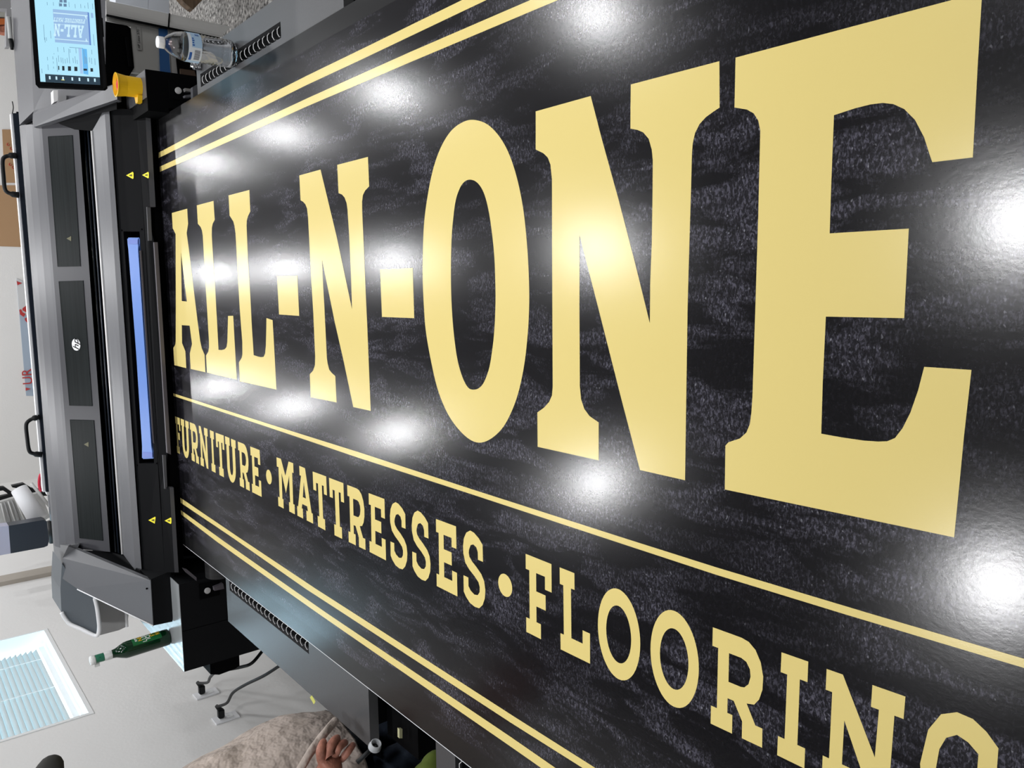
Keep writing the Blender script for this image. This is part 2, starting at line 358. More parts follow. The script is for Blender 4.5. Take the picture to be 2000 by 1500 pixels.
letter('letter_e', [c9([(122, 375), (1560, -8), (1728, -52), (1700, 400), (1667, 1025), (1403, 1056), (1390, 1020), (1350, 895), (1290, 780), (1220, 710), (1150, 678), (1080, 670), (1000, 680), (900, 705), (763, 750), (745, 1200)]) + c10([(735, 186), (1250, 155), (1220, 738), (710, 728), (690, 1150)]) + c11([(680, 157), (820, 182), (960, 202), (1050, 208), (1110, 206), (1160, 185), (1210, 120), (1260, 20)]) + c10([(1310, 1210), (1350, 1055), (1658, 1075), (1610, 1500)]) + c11([(1580, 480), (1545, 832), (800, 676), (52, 520), (56, 235), (75, 213), (150, 188), (192, 150), (215, 95), (225, 20)]) + c10([(232, 1250), (250, 700)]) + c9([(270, 1400), (283, 850), (270, 785), (240, 738), (195, 713), (115, 700)])])
# gold rules
def ext(p, q, k): return (q[0] + (q[0] - p[0]) * k, q[1] + (q[1] - p[1]) * k)
def stripe(name, up, lo):
    up = up + [ext(up[-2], up[-1], .6)]; lo = lo + [ext(lo[-2], lo[-1], .6)]
    bm = bmesh.new(); n = len(up)
    a = [bm.verts.new(P(*p)) for p in up]; b_ = [bm.verts.new(P(*p)) for p in lo]
    for i in range(n - 1):
        f = bm.faces.new((a[i], b_[i], b_[i + 1], a[i + 1]))
    for f in bm.faces:
        if f.normal.z < 0: f.normal_flip()
    bmesh.ops.recalc_face_normals(bm, faces=bm.faces)
    for f in bm.faces:
        f.normal_update()
        if f.normal.z < 0: f.normal_flip()
    obj(name, bm, M['gold'], sign, recalc=False)
stripe('border_stripe', [(310, 298), (450, 223.5), (600, 147.5), (700, 99), (902.5, 0)], [(310, 308.5), (460, 235), (600, 165.5), (700, 119), (950, 0)])
stripe('border_stripe', [(312, 325.5), (450, 262), (600, 192), (800, 102), (1036, 0)], [(312.5, 335.5), (450, 275), (600, 207.5), (800, 122), (1090, 0)])
stripe('divider_stripe', [(338, 768), (520, 826.5), (700, 883), (920, 955), (1216, 1050), (1400, 1108.4), (1705, 1200), (2000, 1286.6)],
       [(339, 773.5), (520, 833), (700, 894), (920, 965), (1178, 1050), (1400, 1123), (1651, 1200), (2000, 1304.6)])
stripe('border_stripe', [(352, 972), (467, 1050), (617, 1150), (695, 1200), (1000, 1397), (1163, 1500)], [(353, 982), (454, 1050), (597, 1150), (674, 1200), (1000, 1413), (1138, 1500)])
stripe('border_stripe', [(353, 996.4), (440, 1059), (570, 1150), (642, 1200), (1000, 1441), (1085, 1500)], [(354, 1005), (425, 1059), (553, 1150), (624, 1200), (1000, 1460), (1057, 1500)])
# tagline glyphs in a unit box
def arc(cx, cy, rx, ry, a0, a1, n=14):
    return [(cx + rx * math.cos(math.radians(a0 + (a1 - a0) * i / n)), cy + ry * math.sin(math.radians(a0 + (a1 - a0) * i / n))) for i in range(n + 1)]
G = {
 'f': [[(0, 1), (1, 1), (1, .65), (.75, .65), (.75, .81), (.41, .81), (.41, .58), (.77, .58), (.77, .39), (.41, .39), (.41, .19), (.58, .19), (.58, 0), (0, 0), (0, .19), (.14, .19), (.14, .81), (0, .81)]],
 'e': [[(0, 1), (1, 1), (1, .68), (.77, .68), (.77, .81), (.38, .81), (.38, .60), (.76, .60), (.76, .41), (.38, .41), (.38, .19), (.77, .19), (.77, .34), (1, .34), (1, 0), (0, 0), (0, .19), (.13, .19), (.13, .81), (0, .81)]],
 'l': [[(0, 1), (.5, 1), (.5, .8), (.38, .8), (.38, .2), (.76, .2), (.76, .36), (1, .36), (1, 0), (0, 0), (0, .2), (.12, .2), (.12, .8), (0, .8)]],
 'i': [[(0, 1), (1, 1), (1, .81), (.72, .81), (.72, .19), (1, .19), (1, 0), (0, 0), (0, .19), (.25, .19), (.25, .81), (0, .81)]],
 't': [[(0, 1), (1, 1), (1, .66), (.79, .66), (.79, .81), (.65, .81), (.65, .2), (.78, .2), (.78, 0), (.24, 0), (.24, .2), (.37, .2), (.37, .81), (.22, .81), (.22, .66), (0, .66)]],
 'u': [[(0, 1), (.43, 1), (.43, .82), (.35, .82)] + arc(.505, .33, .155, .18, 180, 360) + [(.66, .82), (.58, .82), (.58, 1), (1, 1), (1, .82), (.91, .82)] + arc(.505, .33, .405, .35, 0, -180) + [(.1, .82), (0, .82)]],
 'n': [[(0, 1), (.22, 1), (.69, .39), (.70, .81), (.6, .81), (.6, 1), (1, 1), (1, .81), (.89, .81), (.89, 0), (.69, 0), (.27, .6), (.27, .2), (.38, .2), (.38, 0), (0, 0), (0, .2), (.09, .2), (.09, .81), (0, .81)]],
 'm': [[(0, 1), (.27, 1), (.51, .69), (.73, 1), (1, 1), (1, .81), (.92, .81), (.92, .19), (1, .19), (1, 0), (.67, 0), (.67, .19), (.74, .19), (.73, .72), (.505, .34), (.28, .72), (.27, .19), (.33, .19), (.33, 0), (0, 0), (0, .19), (.1, .19), (.1, .81), (0, .81)]],
 'a': [[(.25, 1), (.62, 1), (.93, .19), (1, .19), (1, 0), (.6, 0), (.6, .19), (.70, .19), (.665, .28), (.35, .28), (.31, .19), (.37, .19), (.37, 0), (0, 0), (0, .19), (.07, .19), (.34, .82), (.25, .82)], [(.5, .72), (.405, .42), (.605, .42)]],
 'r': [[(0, 1), (.58, 1), (.72, .985), (.85, .93), (.95, .83), (1, .7), (.99, .57), (.93, .46), (.84, .39), (.70, .37), (.87, .19), (1, .19), (1, 0), (.62, 0), (.62, .17), (.45, .34), (.33, .34), (.33, .19), (.43, .19), (.43, 0), (0, 0), (0, .19), (.12, .19), (.12, .81), (0, .81)],
       [(.34, .8), (.58, .8), (.68, .78), (.75, .72), (.765, .65), (.73, .57), (.65, .52), (.58, .51), (.34, .51)]],
 'o': [arc(.5, .5, .5, .515, 0, 360, 48)[:-1], arc(.5, .5, .295, .325, 0, 360, 40)[:-1]],
 's': [[(.93, .66), (.70, .66), (.70, .76), (.64, .82), (.5, .845), (.37, .82), (.29, .75), (.27, .70), (.30, .65), (.42, .60), (.62, .55), (.84, .48), (.96, .40), (1, .29), (.97, .17), (.86, .06), (.70, -.01), (.50, -.02), (.28, .0), (.10, .06), (0, .12), (0, .35), (.23, .35), (.23, .23), (.33, .18), (.5, .15), (.65, .165), (.74, .22), (.75, .29), (.70, .35), (.52, .41), (.28, .47), (.10, .54), (.01, .66), (0, .76), (.05, .88), (.17, .97), (.36, 1.02), (.54, 1.01), (.76, .96), (.93, .89)]],
 'g': [[(1, .86), (.84, .95), (.66, 1.01), (.45, 1.02), (.24, .96), (.08, .8), (0, .5), (.08, .2), (.24, .04), (.45, -.02), (.75, 0), (1, .08), (1, .52), (.55, .52), (.55, .34), (.75, .34), (.75, .18), (.5, .155), (.33, .22), (.24, .36), (.22, .5), (.25, .68), (.33, .79), (.47, .845), (.62, .82), (.76, .76), (.76, .62), (1, .6)]],
}
capl = [(330, 808), (341.6, 813), (352.6, 817.4), (367.6, 823.6), (404.6, 837.4), (421, 845), (436.6, 850.6), (464.4, 862.4), (506.6, 879), (540, 893), (572.4, 904.6), (611, 921), (637, 930.5), (642.6, 933), (670.4, 943.6), (678, 947), (720, 963), (750.6, 974.6), (851.4, 1013.6), (890.4, 1028), (1026.6, 1081.6), (1076.6, 1101.6), (1093, 1108), (1122.6, 1120), (1392, 1225), (1526, 1273.8), (1578.5, 1292.2), (1614.5, 1306.4), (1768.3, 1360.4), (1960, 1428)]
basl = [(330, 876), (346, 884), (375, 899), (388.6, 906.6), (421, 923.4), (436.6, 932), (488, 959), (511.2, 970.6), (544, 988), (576, 1004.6), (611.6, 1022.8), (652, 1045), (681.4, 1058.6), (714, 1074.2), (722, 1078), (754, 1094.6), (853, 1144.6), (893.4, 1165), (1028, 1234), (1056.6, 1248.4), (1095.4, 1268.4), (1152.4, 1296.4), (1388, 1413.3), (1488.5, 1460.5), (1517.8, 1475), (1571, 1501), (1605, 1517), (1750, 1588), (1935, 1680)]
def interp(pl, x):
    for a, b_ in zip(pl, pl[1:]):
        if x <= b_[0]: break
    return a[1] + (b_[1] - a[1]) * (x - a[0]) / (b_[0] - a[0])
TAG = [('f', 341.8, 351, 346, 355), ('u', 352.8, 368.2, 356, 371.6), ('r', 370.6, 384.8, 374.6, 388.8), ('n', 388.2, 405, 392.2, 409), ('i', 409.8, 417.2, 413.6, 421.2), ('t', 421, 436.8, 424.8, 441), ('u', 439.4, 459.8, 443, 463.6), ('r', 464.4, 483.6, 468.8, 488), ('e', 488.6, 507, 492.6, 511.2),
       ('m', 540, 572.6, 543.8, 576), ('a', 577, 607.4, 581, 611.6), ('t', 610.6, 637, 615, 641.5), ('t', 642.6, 670.6, 647, 674.6), ('r', 678, 710.6, 681.2, 714), ('e', 720, 750.8, 722, 754), ('s', 761, 793.5, 763.4, 796.4), ('s', 803.5, 838, 806, 842), ('e', 851.4, 890.6, 853, 893.4), ('s', 903.8, 945, 906, 949),
       ('f', 1026.6, 1077, 1028, 1078.2), ('l', 1093, 1152, 1095, 1152.4), ('o', 1167, 1250.5, 1168.5, 1250.5), ('o', 1271, 1366.4, 1270, 1363.4), ('r', 1392.2, 1491.5, 1387.9, 1488.5), ('i', 1526.4, 1578.6, 1517.8, 1571), ('n', 1614.5, 1768.4, 1605, 1750), ('g', 1805, 1953, 1789, 1933)]
for ch, a, b_, c, d in TAG:
    Q = [Vector(P(a, interp(capl, a))), Vector(P(b_, interp(capl, b_))), Vector(P(c, interp(basl, c))), Vector(P(d, interp(basl, d)))]
    loops = [[tuple((Q[2] * (1 - x) + Q[3] * x) * (1 - y) + (Q[0] * (1 - x) + Q[1] * x) * y) for x, y in l] for l in G[ch]]
    bm = bmesh.new(); add_flat(bm, loops)
    for f in bm.faces:
        f.normal_update()
        if f.normal.z < 0: f.normal_flip()
    obj('tagline_letter_' + ch, bm, M['gold'], sign, recalc=False)
for cx, cy in ((525.2, 931.6), (986.6, 1143.2)):
    o = Vector(P(cx, cy)); bm = bmesh.new()
    ry = (Vector(P(cx + (5.4 if cx < 600 else 13.4), cy)) - o).length; 
    add_flat(bm, [[(o.x + ry * 1.02 * math.cos(t * math.pi / 20), o.y + ry * .98 * math.sin(t * math.pi / 20), ZL) for t in range(40)]])
    for f in bm.faces:
        f.normal_update()
        if f.normal.z < 0: f.normal_flip()
    obj('tagline_dot', bm, M['gold'], sign, recalc=False)

# ---------------------------------------------------------------- the wide printer
pr = empty('wide_format_printer', (-.2, 3.4, 0), 'wide dark grey sign printer with tinted lid windows, blue handle and touch screen', 'printer')
def face(name, pts, off, m, parent=pr):
    return solid(name, [Y(*p) for p in pts], off, m, parent)
def prism(name, A, B, m, parent=pr, smooth=False):
    bm = bmesh.new(); a = [bm.verts.new(p) for p in A]; b = [bm.verts.new(p) for p in B]; n = len(a)
    bm.faces.new(a); bm.faces.new(b[::-1])
    for i in range(n):
        f = bm.faces.new((a[i], a[(i + 1) % n], b[(i + 1) % n], b[i]))
    o = obj(name, bm, m, parent)
    return o
def plane_fn(p0, p1, p2):
    n = (p1 - p0).cross(p2 - p0).normalized()
    if n.dot(CAM - p0) < 0: n = -n
    def f(px, py, lift=.0008):
        d = ray(px, py); q = p0 + n * lift; return CAM + d * (n.dot(q - CAM) / n.dot(d))
    f.n = n
    return f
# lid
A_R, A_L = Y(38, 246, 3.85), Y(104, 1064, 3.85)
B_R, B_L = Y(81, 243, 3.56), Y(147, 1072, 3.56)
C_R, C_L = Y(153, 237, 3.38), Y(215, 1078, 3.38)
C_L = plane_fn(B_R, B_L, C_R)(215, 1078, 0)
def lidprof(a, b, c):
    v = []
    for t, h in ((0, 0), (.25, .012), (.5, .016), (.75, .012), (.93, .004)):
        v.append(a.lerp(b, t) + Vector((0, 0, h)))
    return v + [b, c, c + Vector((0, .12, 0)), a + Vector((0, 0, -.12))]
lid = prism('lid', lidprof(A_R, B_R, C_R), lidprof(A_L, B_L, C_L), M['grey'])
lidf = plane_fn(B_R, B_L, C_R)
lid.data.materials.append(mat('lid_front_grey', (0.050, 0.051, 0.058), 0.45, spec=.3))
for p_ in lid.data.polygons:
    if set(p_.vertices) == {5, 6, 14, 15}: p_.material_index = 1
for q in ([(94, 267), (141, 264), (157, 520), (113, 521)], [(115, 550), (162, 548), (180, 793), (136, 792)], [(137, 820), (183, 821), (201, 1056), (156, 1051)]):
    bm = bmesh.new(); pts = [lidf(*p, .0012) for p in q]
    add_solid(bm, pts, -lidf.n * .0005)
    add_tube(bm, pts + [pts[0]], .0012, 5)
    obj('lid_window', bm, M['glassd'], pr)
olive = mat('dim_label', (.09, .085, .03), .5)
for cx, cy in ((135, 466), (169, 868)):
    bm = bmesh.new(); add_solid(bm, [lidf(cx - 5, cy, .0016), lidf(cx + 4, cy - 5, .0016), lidf(cx + 4, cy + 5, .0016)], lidf.n * .0003); obj('warning_sticker', bm, olive, pr)
# round badge with the maker's letters
lc = lidf(149, 673, .0016); lx = (B_R - B_L).normalized(); lu = lx.cross(lidf.n).normalized() * -1
if lu.z < 0: lu = -lu
bm = bmesh.new(); add_solid(bm, [lc + (lx * math.cos(t * math.pi / 16) + lu * math.sin(t * math.pi / 16)) * .0235 for t in range(32)], lidf.n * .0012)
bdg = obj('round_badge', bm, M['white'], pr)
text('badge_letters', 'hp', .044, M['dark'], bdg, lc + lidf.n * .0018 - lu * .001, lx, lx.cross(lu) * 0 + lu, .0003, .35)
for sgn in (-1, 1):
    c0 = lc + lidf.n * .002 + lx * (.0075 * sgn - .002)
# slot and ledge
box('bay_back', (-1.13, 3.62, 1.0), (.72, 3.64, 1.13), M['black'], pr)
box('carriage_bay', (-1.13, 3.30, .6), (.66, 4.0, 1.045), M['black'], pr)
prism('bay_roof', [C_R + Vector((0, .05, .0)), C_R + Vector((0, .4, 0)), C_R + Vector((0, .4, -.02)), C_R + Vector((0, .05, -.006))], [C_L + Vector((0, .05, .0)), C_L + Vector((0, .4, 0)), C_L + Vector((0, .4, -.02)), C_L + Vector((0, .05, -.006))], M['black'])
for k, (a, b) in enumerate((((163, 238, 3.42), (226, 1078, 3.42)), ((171, 240, 3.36), (232, 1080, 3.36)))):
    tube('guide_rail', [Y(*a), Y(*b)], .0035, M['navy'], pr, 8)
E_R, E_L = Y(180, 256, 3.27), Y(240, 1082, 3.27)
F_R, F_L = Y(192, 235, 3.20), Y(252, 1095, 3.20)
G_R, G_L = Y(204, 212, 3.14), Y(264, 1114, 3.14)
H_R, H_L = Y(213, 211, 3.12), Y(277, 1119, 3.12)
dn = Vector((0, .06, -.03))
prism('front_ledge', [E_R, F_R, G_R, H_R, H_R + dn, E_R + Vector((0, 0, -.05))], [E_L, F_L, G_L, H_L, H_L + dn, E_L + Vector((0, 0, -.05))], M['greyl'])
M['silver'] = mat('pale_strip', (.8, .8, .8), .4)
tube('seal_strip', [E_R + Vector((0, 0, .0015)), E_L + Vector((0, 0, .0015))], .0042, M['silver'], pr, 8)
# front panel with recess for the blue handle
I_R, I_L = Y(266, 214, 3.0), Y(322, 1118, 3.0)
Hr, Hl = Y(213, 211, 3.13), Y(277, 1119, 3.13)
pf = plane_fn(Hr, Hl, I_R)
def PF(px, py, l=0): return pf(px, py, l)
bm = bmesh.new()
back = -pf.n * .03
def quad(*ps): add_solid(bm, list(ps), back)
# right part, left part, strip above and below recess
quad(Hr, PF(229, 452), PF(282, 452), I_R); quad(Hl, PF(262, 905), PF(308, 905), I_L)
quad(PF(229, 452), PF(262, 905), PF(272, 905), PF(241, 452))
quad(PF(272.5, 452), PF(301, 905), PF(308, 905), PF(282, 452))
obj('front_panel', bm, M['dark'], pr)
box('recess_back', (-.75, 3.17, .955), (.35, 3.19, 1.08), M['black'], pr)
hb = PF(252, 500, .0)
hp = [PF(247, 464, -.004), PF(271, 464, -.004), PF(271, 478, -.004), PF(268, 486, -.004), PF(283, 690, -.004), PF(294, 872, -.004), PF(299, 884, -.004), PF(299, 896, -.004), PF(276, 897, -.004), PF(276, 882, -.004), PF(279, 872, -.004), PF(266, 690, -.004), PF(252, 486, -.004), PF(248, 478, -.004)]
bm = bmesh.new(); add_solid(bm, hp, -pf.n * .02); bmesh.ops.bevel(bm, geom=bm.edges[:], offset=.004, segments=3, affect='EDGES', clamp_overlap=True)
bh = obj('blue_handle', bm, M['blue'], pr)
for q in ([(249.5, 468), (269, 468), (269, 477), (250, 477)], [(278, 883), (297, 884), (298, 893), (278, 894)]):
    bm = bmesh.new(); add_solid(bm, [PF(*p, -.002) for p in q], -pf.n * .004); bmesh.ops.bevel(bm, geom=bm.edges[:], offset=.001, segments=2, affect='EDGES'); obj('handle_end', bm, M['blueend'], bh)
face('guide_roller_bar', [(273, 489, 3.02), (280, 489, 3.02), (307, 868, 3.02), (299, 866, 3.02)], (0, .02, -.004), M['plum'])
# lower flanges
face('lower_panel', [(266, 214, 3.0), (284, 224, 2.95), (293, 404, 2.95), (279, 404, 3.0)], (0, .04, 0), M['dark'])
face('lower_panel', [(314, 952, 3.0), (330, 952, 2.95), (341, 1118, 2.95), (322, 1118, 3.0)], (0, .04, 0), M['dark'])
face('lower_panel', [(279, 404, 3.0), (286, 404, 2.975), (301, 474, 2.96), (327, 888, 2.96), (321, 955, 2.975), (314, 952, 3.0), (309, 885, 3.0), (284, 474, 3.0)], (0, .04, 0), M['dark'])
face('flange', [(284, 224, 2.95), (293, 214, 2.95), (304, 404, 2.95), (293, 404, 2.95)], (0, .02, 0), M['grey'])
face('flange', [(287, 404, 2.965), (294, 404, 2.965), (297, 470, 2.965), (290, 470, 2.965)], (0, .008, 0), M['grey'])
face('flange', [(301, 473, 2.95), (308, 473, 2.95), (334, 888, 2.95), (327, 885, 2.95)], (0, .02, 0), M['plum'])
face('flange', [(318, 889, 2.965), (324, 889, 2.965), (327, 955, 2.965), (322, 955, 2.965)], (0, .008, 0), M['grey'])
face('flange', [(331, 952, 2.95), (339, 952, 2.95), (349, 1118, 2.95), (341, 1118, 2.95)], (0, .02, 0), M['grey'])
box('throat_plate', (-1.03, 2.985, .9515), (.625, 3.05, 1.0), M['black'], pr)
def sticker(cx, cy, f, s=1):
    bm = bmesh.new(); add_solid(bm, [f(cx - 8 * s, cy, .0012), f(cx + 5 * s, cy - 7 * s, .0012), f(cx + 6.5 * s, cy - 5 * s, .0012), f(cx + 6.5 * s, cy + 5.5 * s, .0012), f(cx + 5 * s, cy + 7 * s, .0012)], f.n * .0005)
    o = obj('warning_sticker', bm, M['yel'], pr)
    bm = bmesh.new(); add_solid(bm, [f(cx - 2 * s, cy - .8 * s, .0019), f(cx + 3.5 * s, cy - 2.2 * s, .0019), f(cx + 3.5 * s, cy + 2.2 * s, .0019), f(cx - 2 * s, cy + .8 * s, .0019)], f.n * .0003); obj('warning_symbol', bm, mat('label_ink', (.1, .08, .01), .6), o)
sticker(254.5, 342.5, pf); sticker(298, 1016, pf)
pl2 = plane_fn(Y(270, 280, 3.0), Y(287, 280, 2.95), Y(293, 400, 2.95)); sticker(285, 342, pl2, .9)
pl3 = plane_fn(Y(318, 1010, 3.0), Y(334, 1000, 2.95), Y(341, 1118, 2.95)); sticker(329, 1017, pl3, .9)
for p in ((216, 448), (238, 450), (277, 448), (268, 909), (306, 905)):
    bm = bmesh.new(); c0 = pf(*p, 0); bmesh.ops.create_uvsphere(bm, u_segments=10, v_segments=6, radius=.0032, matrix=Matrix.Translation(c0)); obj('screw', bm, M['black'], pr)
# right arm and right pod
face('side_arm', [(66, 216, 3.6), (76, 213, 3.57), (227, 163, 3.0), (229, 194, 3.0), (66, 248, 3.58), (64, 240, 3.6), (64, 224, 3.6)], (0, .03, -.02), M['greyl'])
bm = bmesh.new(); bmesh.ops.create_uvsphere(bm, u_segments=14, v_segments=8, radius=.006, matrix=Matrix.Translation(Y(69, 240, 3.59))); obj('arm_bolt', bm, M['steel'], pr)
face('arm_inner_wall', [(66, 249, 3.62), (228, 195, 3.04), (228, 214, 3.04), (213, 212, 3.13), (192, 235, 3.22), (180, 256, 3.3), (153, 240, 3.41), (81, 247, 3.6)], (.01, .03, -.01), M['dark'])
face('pod_front', [(54, -70, 3.62), (66, 216, 3.62), (150, 236, 3.42), (206, 205, 3.3), (206, -70, 3.3)], (0, .3, 0), M['grey'])
bm = bmesh.new()
add_solid(bm, [Y(16, -70, 3.95), Y(22, 20, 3.95), Y(38, 244, 3.88), Y(66, 217, 3.621), Y(54, -70, 3.621)], (0, 0, -.05)); obj('pod_top', bm, M['grey'], pr)
face('pod_trim', [(104, 176, 3.44), (113, 176, 3.44), (113, 197, 3.44), (105, 200, 3.44)], (0, .05, 0), M['silver'])
tube('pod_edge', [Y(24, 18, 3.95), Y(34, 0, 3.95), Y(60, -25, 3.95)], .006, M['white'], pr)
tube('lid_seam', [Y(39, 253, 3.86), Y(50, 243, 3.8), Y(62, 238, 3.64)], .003, M['black'], pr)
face('corner_block', [(229, 158, 3.1), (286, 150, 3.1), (292, 218, 3.1), (213, 215, 3.1)], (0, .08, 0), M['dark'])
# touch screen
ts = box('screen_mount', (.86, 3.06, 1.08), (.92, 3.32, 1.14), M['dark'], pr)
P0, P1, P2 = Y(57, 0, 3.0), Y(69, 166, 3.0), Y(207, 171, 2.93)
sf = plane_fn(P0, P1, P2)
bm = bmesh.new(); add_solid(bm, [sf(47, -140, 0), sf(69.5, 165, 0), sf(73, 169, 0), sf(203, 174, 0), sf(208, 170, 0), sf(181, -140, 0)], -sf.n * .022)
scr = obj('touch_screen', bm, M['black'], pr)
bm = bmesh.new(); add_solid(bm, [sf(192.5, -60, .0005), sf(207.5, 170, .0005), sf(202, 173.5, .0005), sf(187, -60, .0005)], sf.n * .0005); obj('lower_bezel', bm, M['dark'], scr)
def emat(name, col, s=1.0):
    m = bpy.data.materials.new(name); m.use_nodes = True; e = m.node_tree.nodes.new('ShaderNodeEmission'); e.inputs[0].default_value = (*col, 1); e.inputs[1].default_value = s
    m.node_tree.links.new(e.outputs[0], m.node_tree.nodes['Material Output'].inputs[0]); return m
def sq(name, m, q, lift, parent=scr):
    bm = bmesh.new(); add_solid(bm, [sf(*p, lift) for p in q], -sf.n * .0002); return obj(name, bm, m, parent)
ES = {'bg': emat('screen_pale_blue', (.46, .82, 1.0), 1.0), 'ink': emat('screen_grey', (.20, .36, .50)), 'bar': emat('screen_dark_bar', (.035, .06, .085)), 'pv': emat('screen_preview', (.33, .52, .80)), 'lt': emat('screen_light', (.62, .88, 1.0)), 'sel': emat('screen_blue', (.16, .50, .90)), 'blk': emat('screen_black', (.03, .04, .05)), 'ed': emat('screen_edge', (.14, .26, .62)), 'y': emat('screen_yellow', (.8, .7, .1))}
dsp = sq('display', ES['bg'], [(59, -110), (79, 159.5), (196, 166), (176, -110)], .0006)
sq('status_bar', ES['bar'], [(88, 144.5), (195, 151), (196, 166), (89, 160)], .001)
sq('preview_picture', ES['pv'], [(103, 17.5), (172, 23.5), (177, 88), (107.5, 82.5)], .001)
sq('preview_edge', ES['ed'], [(171, 24), (174, 24.5), (178, 88.5), (175, 88)], .0013)
for q in ([(104, 24), (171, 30), (171.2, 32), (104, 26)], [(107, 75), (172.5, 80.5), (172.7, 82), (107, 76.5)], [(105, 46.5), (164, 51), (164, 51.7), (105, 47.2)]): sq('preview_line', ES['lt'], q, .0013)
for q in ([(165, 31), (169, 39), (169, 31.4)], [(168, 74), (167, 81), (171, 81)]): sq('preview_corner', ES['lt'], q, .0013)
ux = (sf(100, 60) - sf(160, 65)).normalized(); uy = -(sf(130, 30) - sf(133, 70)).normalized(); uy = (uy - ux * uy.dot(ux)).normalized()
def slab(word, px0, px1, pya, pyb, gap=.12):
    """slab letters drawn upside down in the picture: word runs from px1 (right) to px0 (left)"""
    wd = {'i': .55, '-': .5, 'm': 1.25, '.': .5}
    tot = sum(wd.get(c, 1) + gap for c in word); x = 0; bm = bmesh.new()
    for c in word:
        w_ = wd.get(c, 1)
        if c != '.':
            lp = [[(0, .6), (1, .6), (1, .4), (0, .4)]] if c == '-' else G[c]
            def m_(u, v):
                t = (x + u * w_) / tot; px = px1 + (px0 - px1) * t; sh = (px - 135) * .07
                return sf(px + (v - .5) * 1.2, pyb + sh + (pya - pyb) * (1 - v) if False else pya + sh + (pyb - pya) * (1 - v) * 1.0, .0015)
            add_flat(bm, [[m_(u, 1 - v) for u, v in l] for l in lp])
        x += w_ + gap
    for f in bm.faces:
        f.normal_update()
        if f.normal.dot(sf.n) < 0: f.normal_flip()
    obj('preview_lettering', bm, ES['lt'], scr, recalc=False)
slab('all-n', 104, 163, 48, 72.5)
slab('furniture.matt', 104, 166, 36, 44)
sq('selected_row', ES['sel'], [(160, 94.5), (169.5, 96), (172.7, 146), (163, 144)], .001)
sq('header_row', emat('screen_lilac', (.40, .60, .88)), [(153, 94), (159, 94.5), (162, 144), (157, 143.5)], .001)
sq('row_outline', ES['ink'], [(135.5, 91.8), (162, 94), (162, 94.8), (135.5, 92.8)], .0014)
for cx, cy, w_, h_ in ((114.5, 132.5, 2, 4), (123.5, 133.3, 4.5, 4.5), (135.5, 133.8, 6, 4.5), (148, 134.5, 6, 4.3), (166.5, 136, 7, 2), (179, 136.5, 5, 3.5)):
    sq('thumbnail', ES['blk'], [(cx - w_ / 2, cy - h_), (cx + w_ / 2, cy - h_ + .3), (cx + w_ / 2 + .4, cy + h_), (cx - w_ / 2 + .3, cy + h_)], .0014)
for x, a, b in ((81, 134, 143), (92, 111, 118), (93, 126, 137), (84.5, 48, 78), (98, 60, 75), (87, 73, 83), (90, 73, 80), (110, 113, 140), (113.5, 108, 121), (112, 92, 101), (118.5, 112, 122), (122, 113, 124), (124, 92, 102), (126.5, 115, 124), (130.5, 113, 123), (133.5, 95, 124), (136, 96, 103), (142, 113, 123), (146, 110, 124), (147.5, 94, 104), (150, 117, 125), (163, 97, 125), (166, 110, 124), (168, 112, 125), (174, 112, 122), (178.5, 97, 106), (178, 113, 125), (182, 67, 89), (184.5, 114, 127), (91.5, 4, 10), (103.5, 4, 11), (115, 4, 13), (134, 4, 14), (146, 8, 16), (157, 8, 16), (165, 11, 16), (171, 5, 17), (180, 7, 18), (105, 104, 106), (102.5, 110, 116), (103.5, 120, 124), (104, 130, 134)):
    sq('text_line', ES['ink'], [(x, a), (x + .9, a + .05), (x + 1.0 + (b - a) * .07, b), (x + .1 + (b - a) * .07, b)], .0014)
for cx, cy in ((119, 2), (127, 2.5), (118, 9.5), (127, 10.2)):
    sq('tile', emat('screen_tile', (.15, .25, .38)), [(cx - 3, cy - 3), (cx + 3, cy - 2.7), (cx + 3.3, cy + 2.9), (cx - 2.7, cy + 2.6)], .0014)
sq('scroll_button', ES['pv'], [(177, 25), (181.5, 25.5), (182.5, 35), (178, 35)], .0014)
for cx in (97, 110, 123, 141, 155, 172, 185):
    sq('status_mark', ES['lt'], [(cx - 1.6, 148 + (cx - 88) * .055), (cx + 1.6, 148.2 + (cx - 88) * .055), (cx + 2, 154.5 + (cx - 88) * .055), (cx - 1.2, 154.3 + (cx - 88) * .055)], .0014)
sq('status_mark', ES['y'], [(120, 155), (126, 155.4), (126, 157), (120, 156.6)], .0014)
# right front box, e-stop, bolt
TR = Y(284, 135, 2.83); zt = TR.z
fbx = Y(291, 216, 2.83)
solid('front_box', [TR, Y(388, 149.5, 2.83), Vector((.602, 2.83, Y(388, 149.5, 2.83).z)), Vector((.602, 2.83, .9515)), Vector((fbx.x, 2.83, .9515)), Vector((fbx.x, 2.83, zt))], (0, .25, 0), M['black'], pr)
box('box_cap', (Y(291, 190, 2.83).x, 2.832, zt), (TR.x - .0008, 3.08, zt + .0012), M['grey'], pr)
es_c = Vector((Y(284, 163, 2.83).x, 2.90, zt + .0012))
bm = bmesh.new(); R0 = .036
add_lathe(bm, [(R0 * .88, 0), (R0 * .9, .045), (R0, .068), (R0 * 1.06, .075), (R0 * .96, .076), (R0 * .86, .066), (R0 * .8, .045), (R0 * .8, .004), (.001, .003)], es_c, 32, mod=lambda a, z: 1, cap=False)
add_solid(bm, [es_c + Vector(v) for v in ((-.05, -.012, 0), (-.028, -.022, 0), (-.028, .022, 0), (-.05, .012, 0))], (0, 0, .014))
esh = obj('stop_button_shroud', bm, M['yellow'], pr, smooth=False)
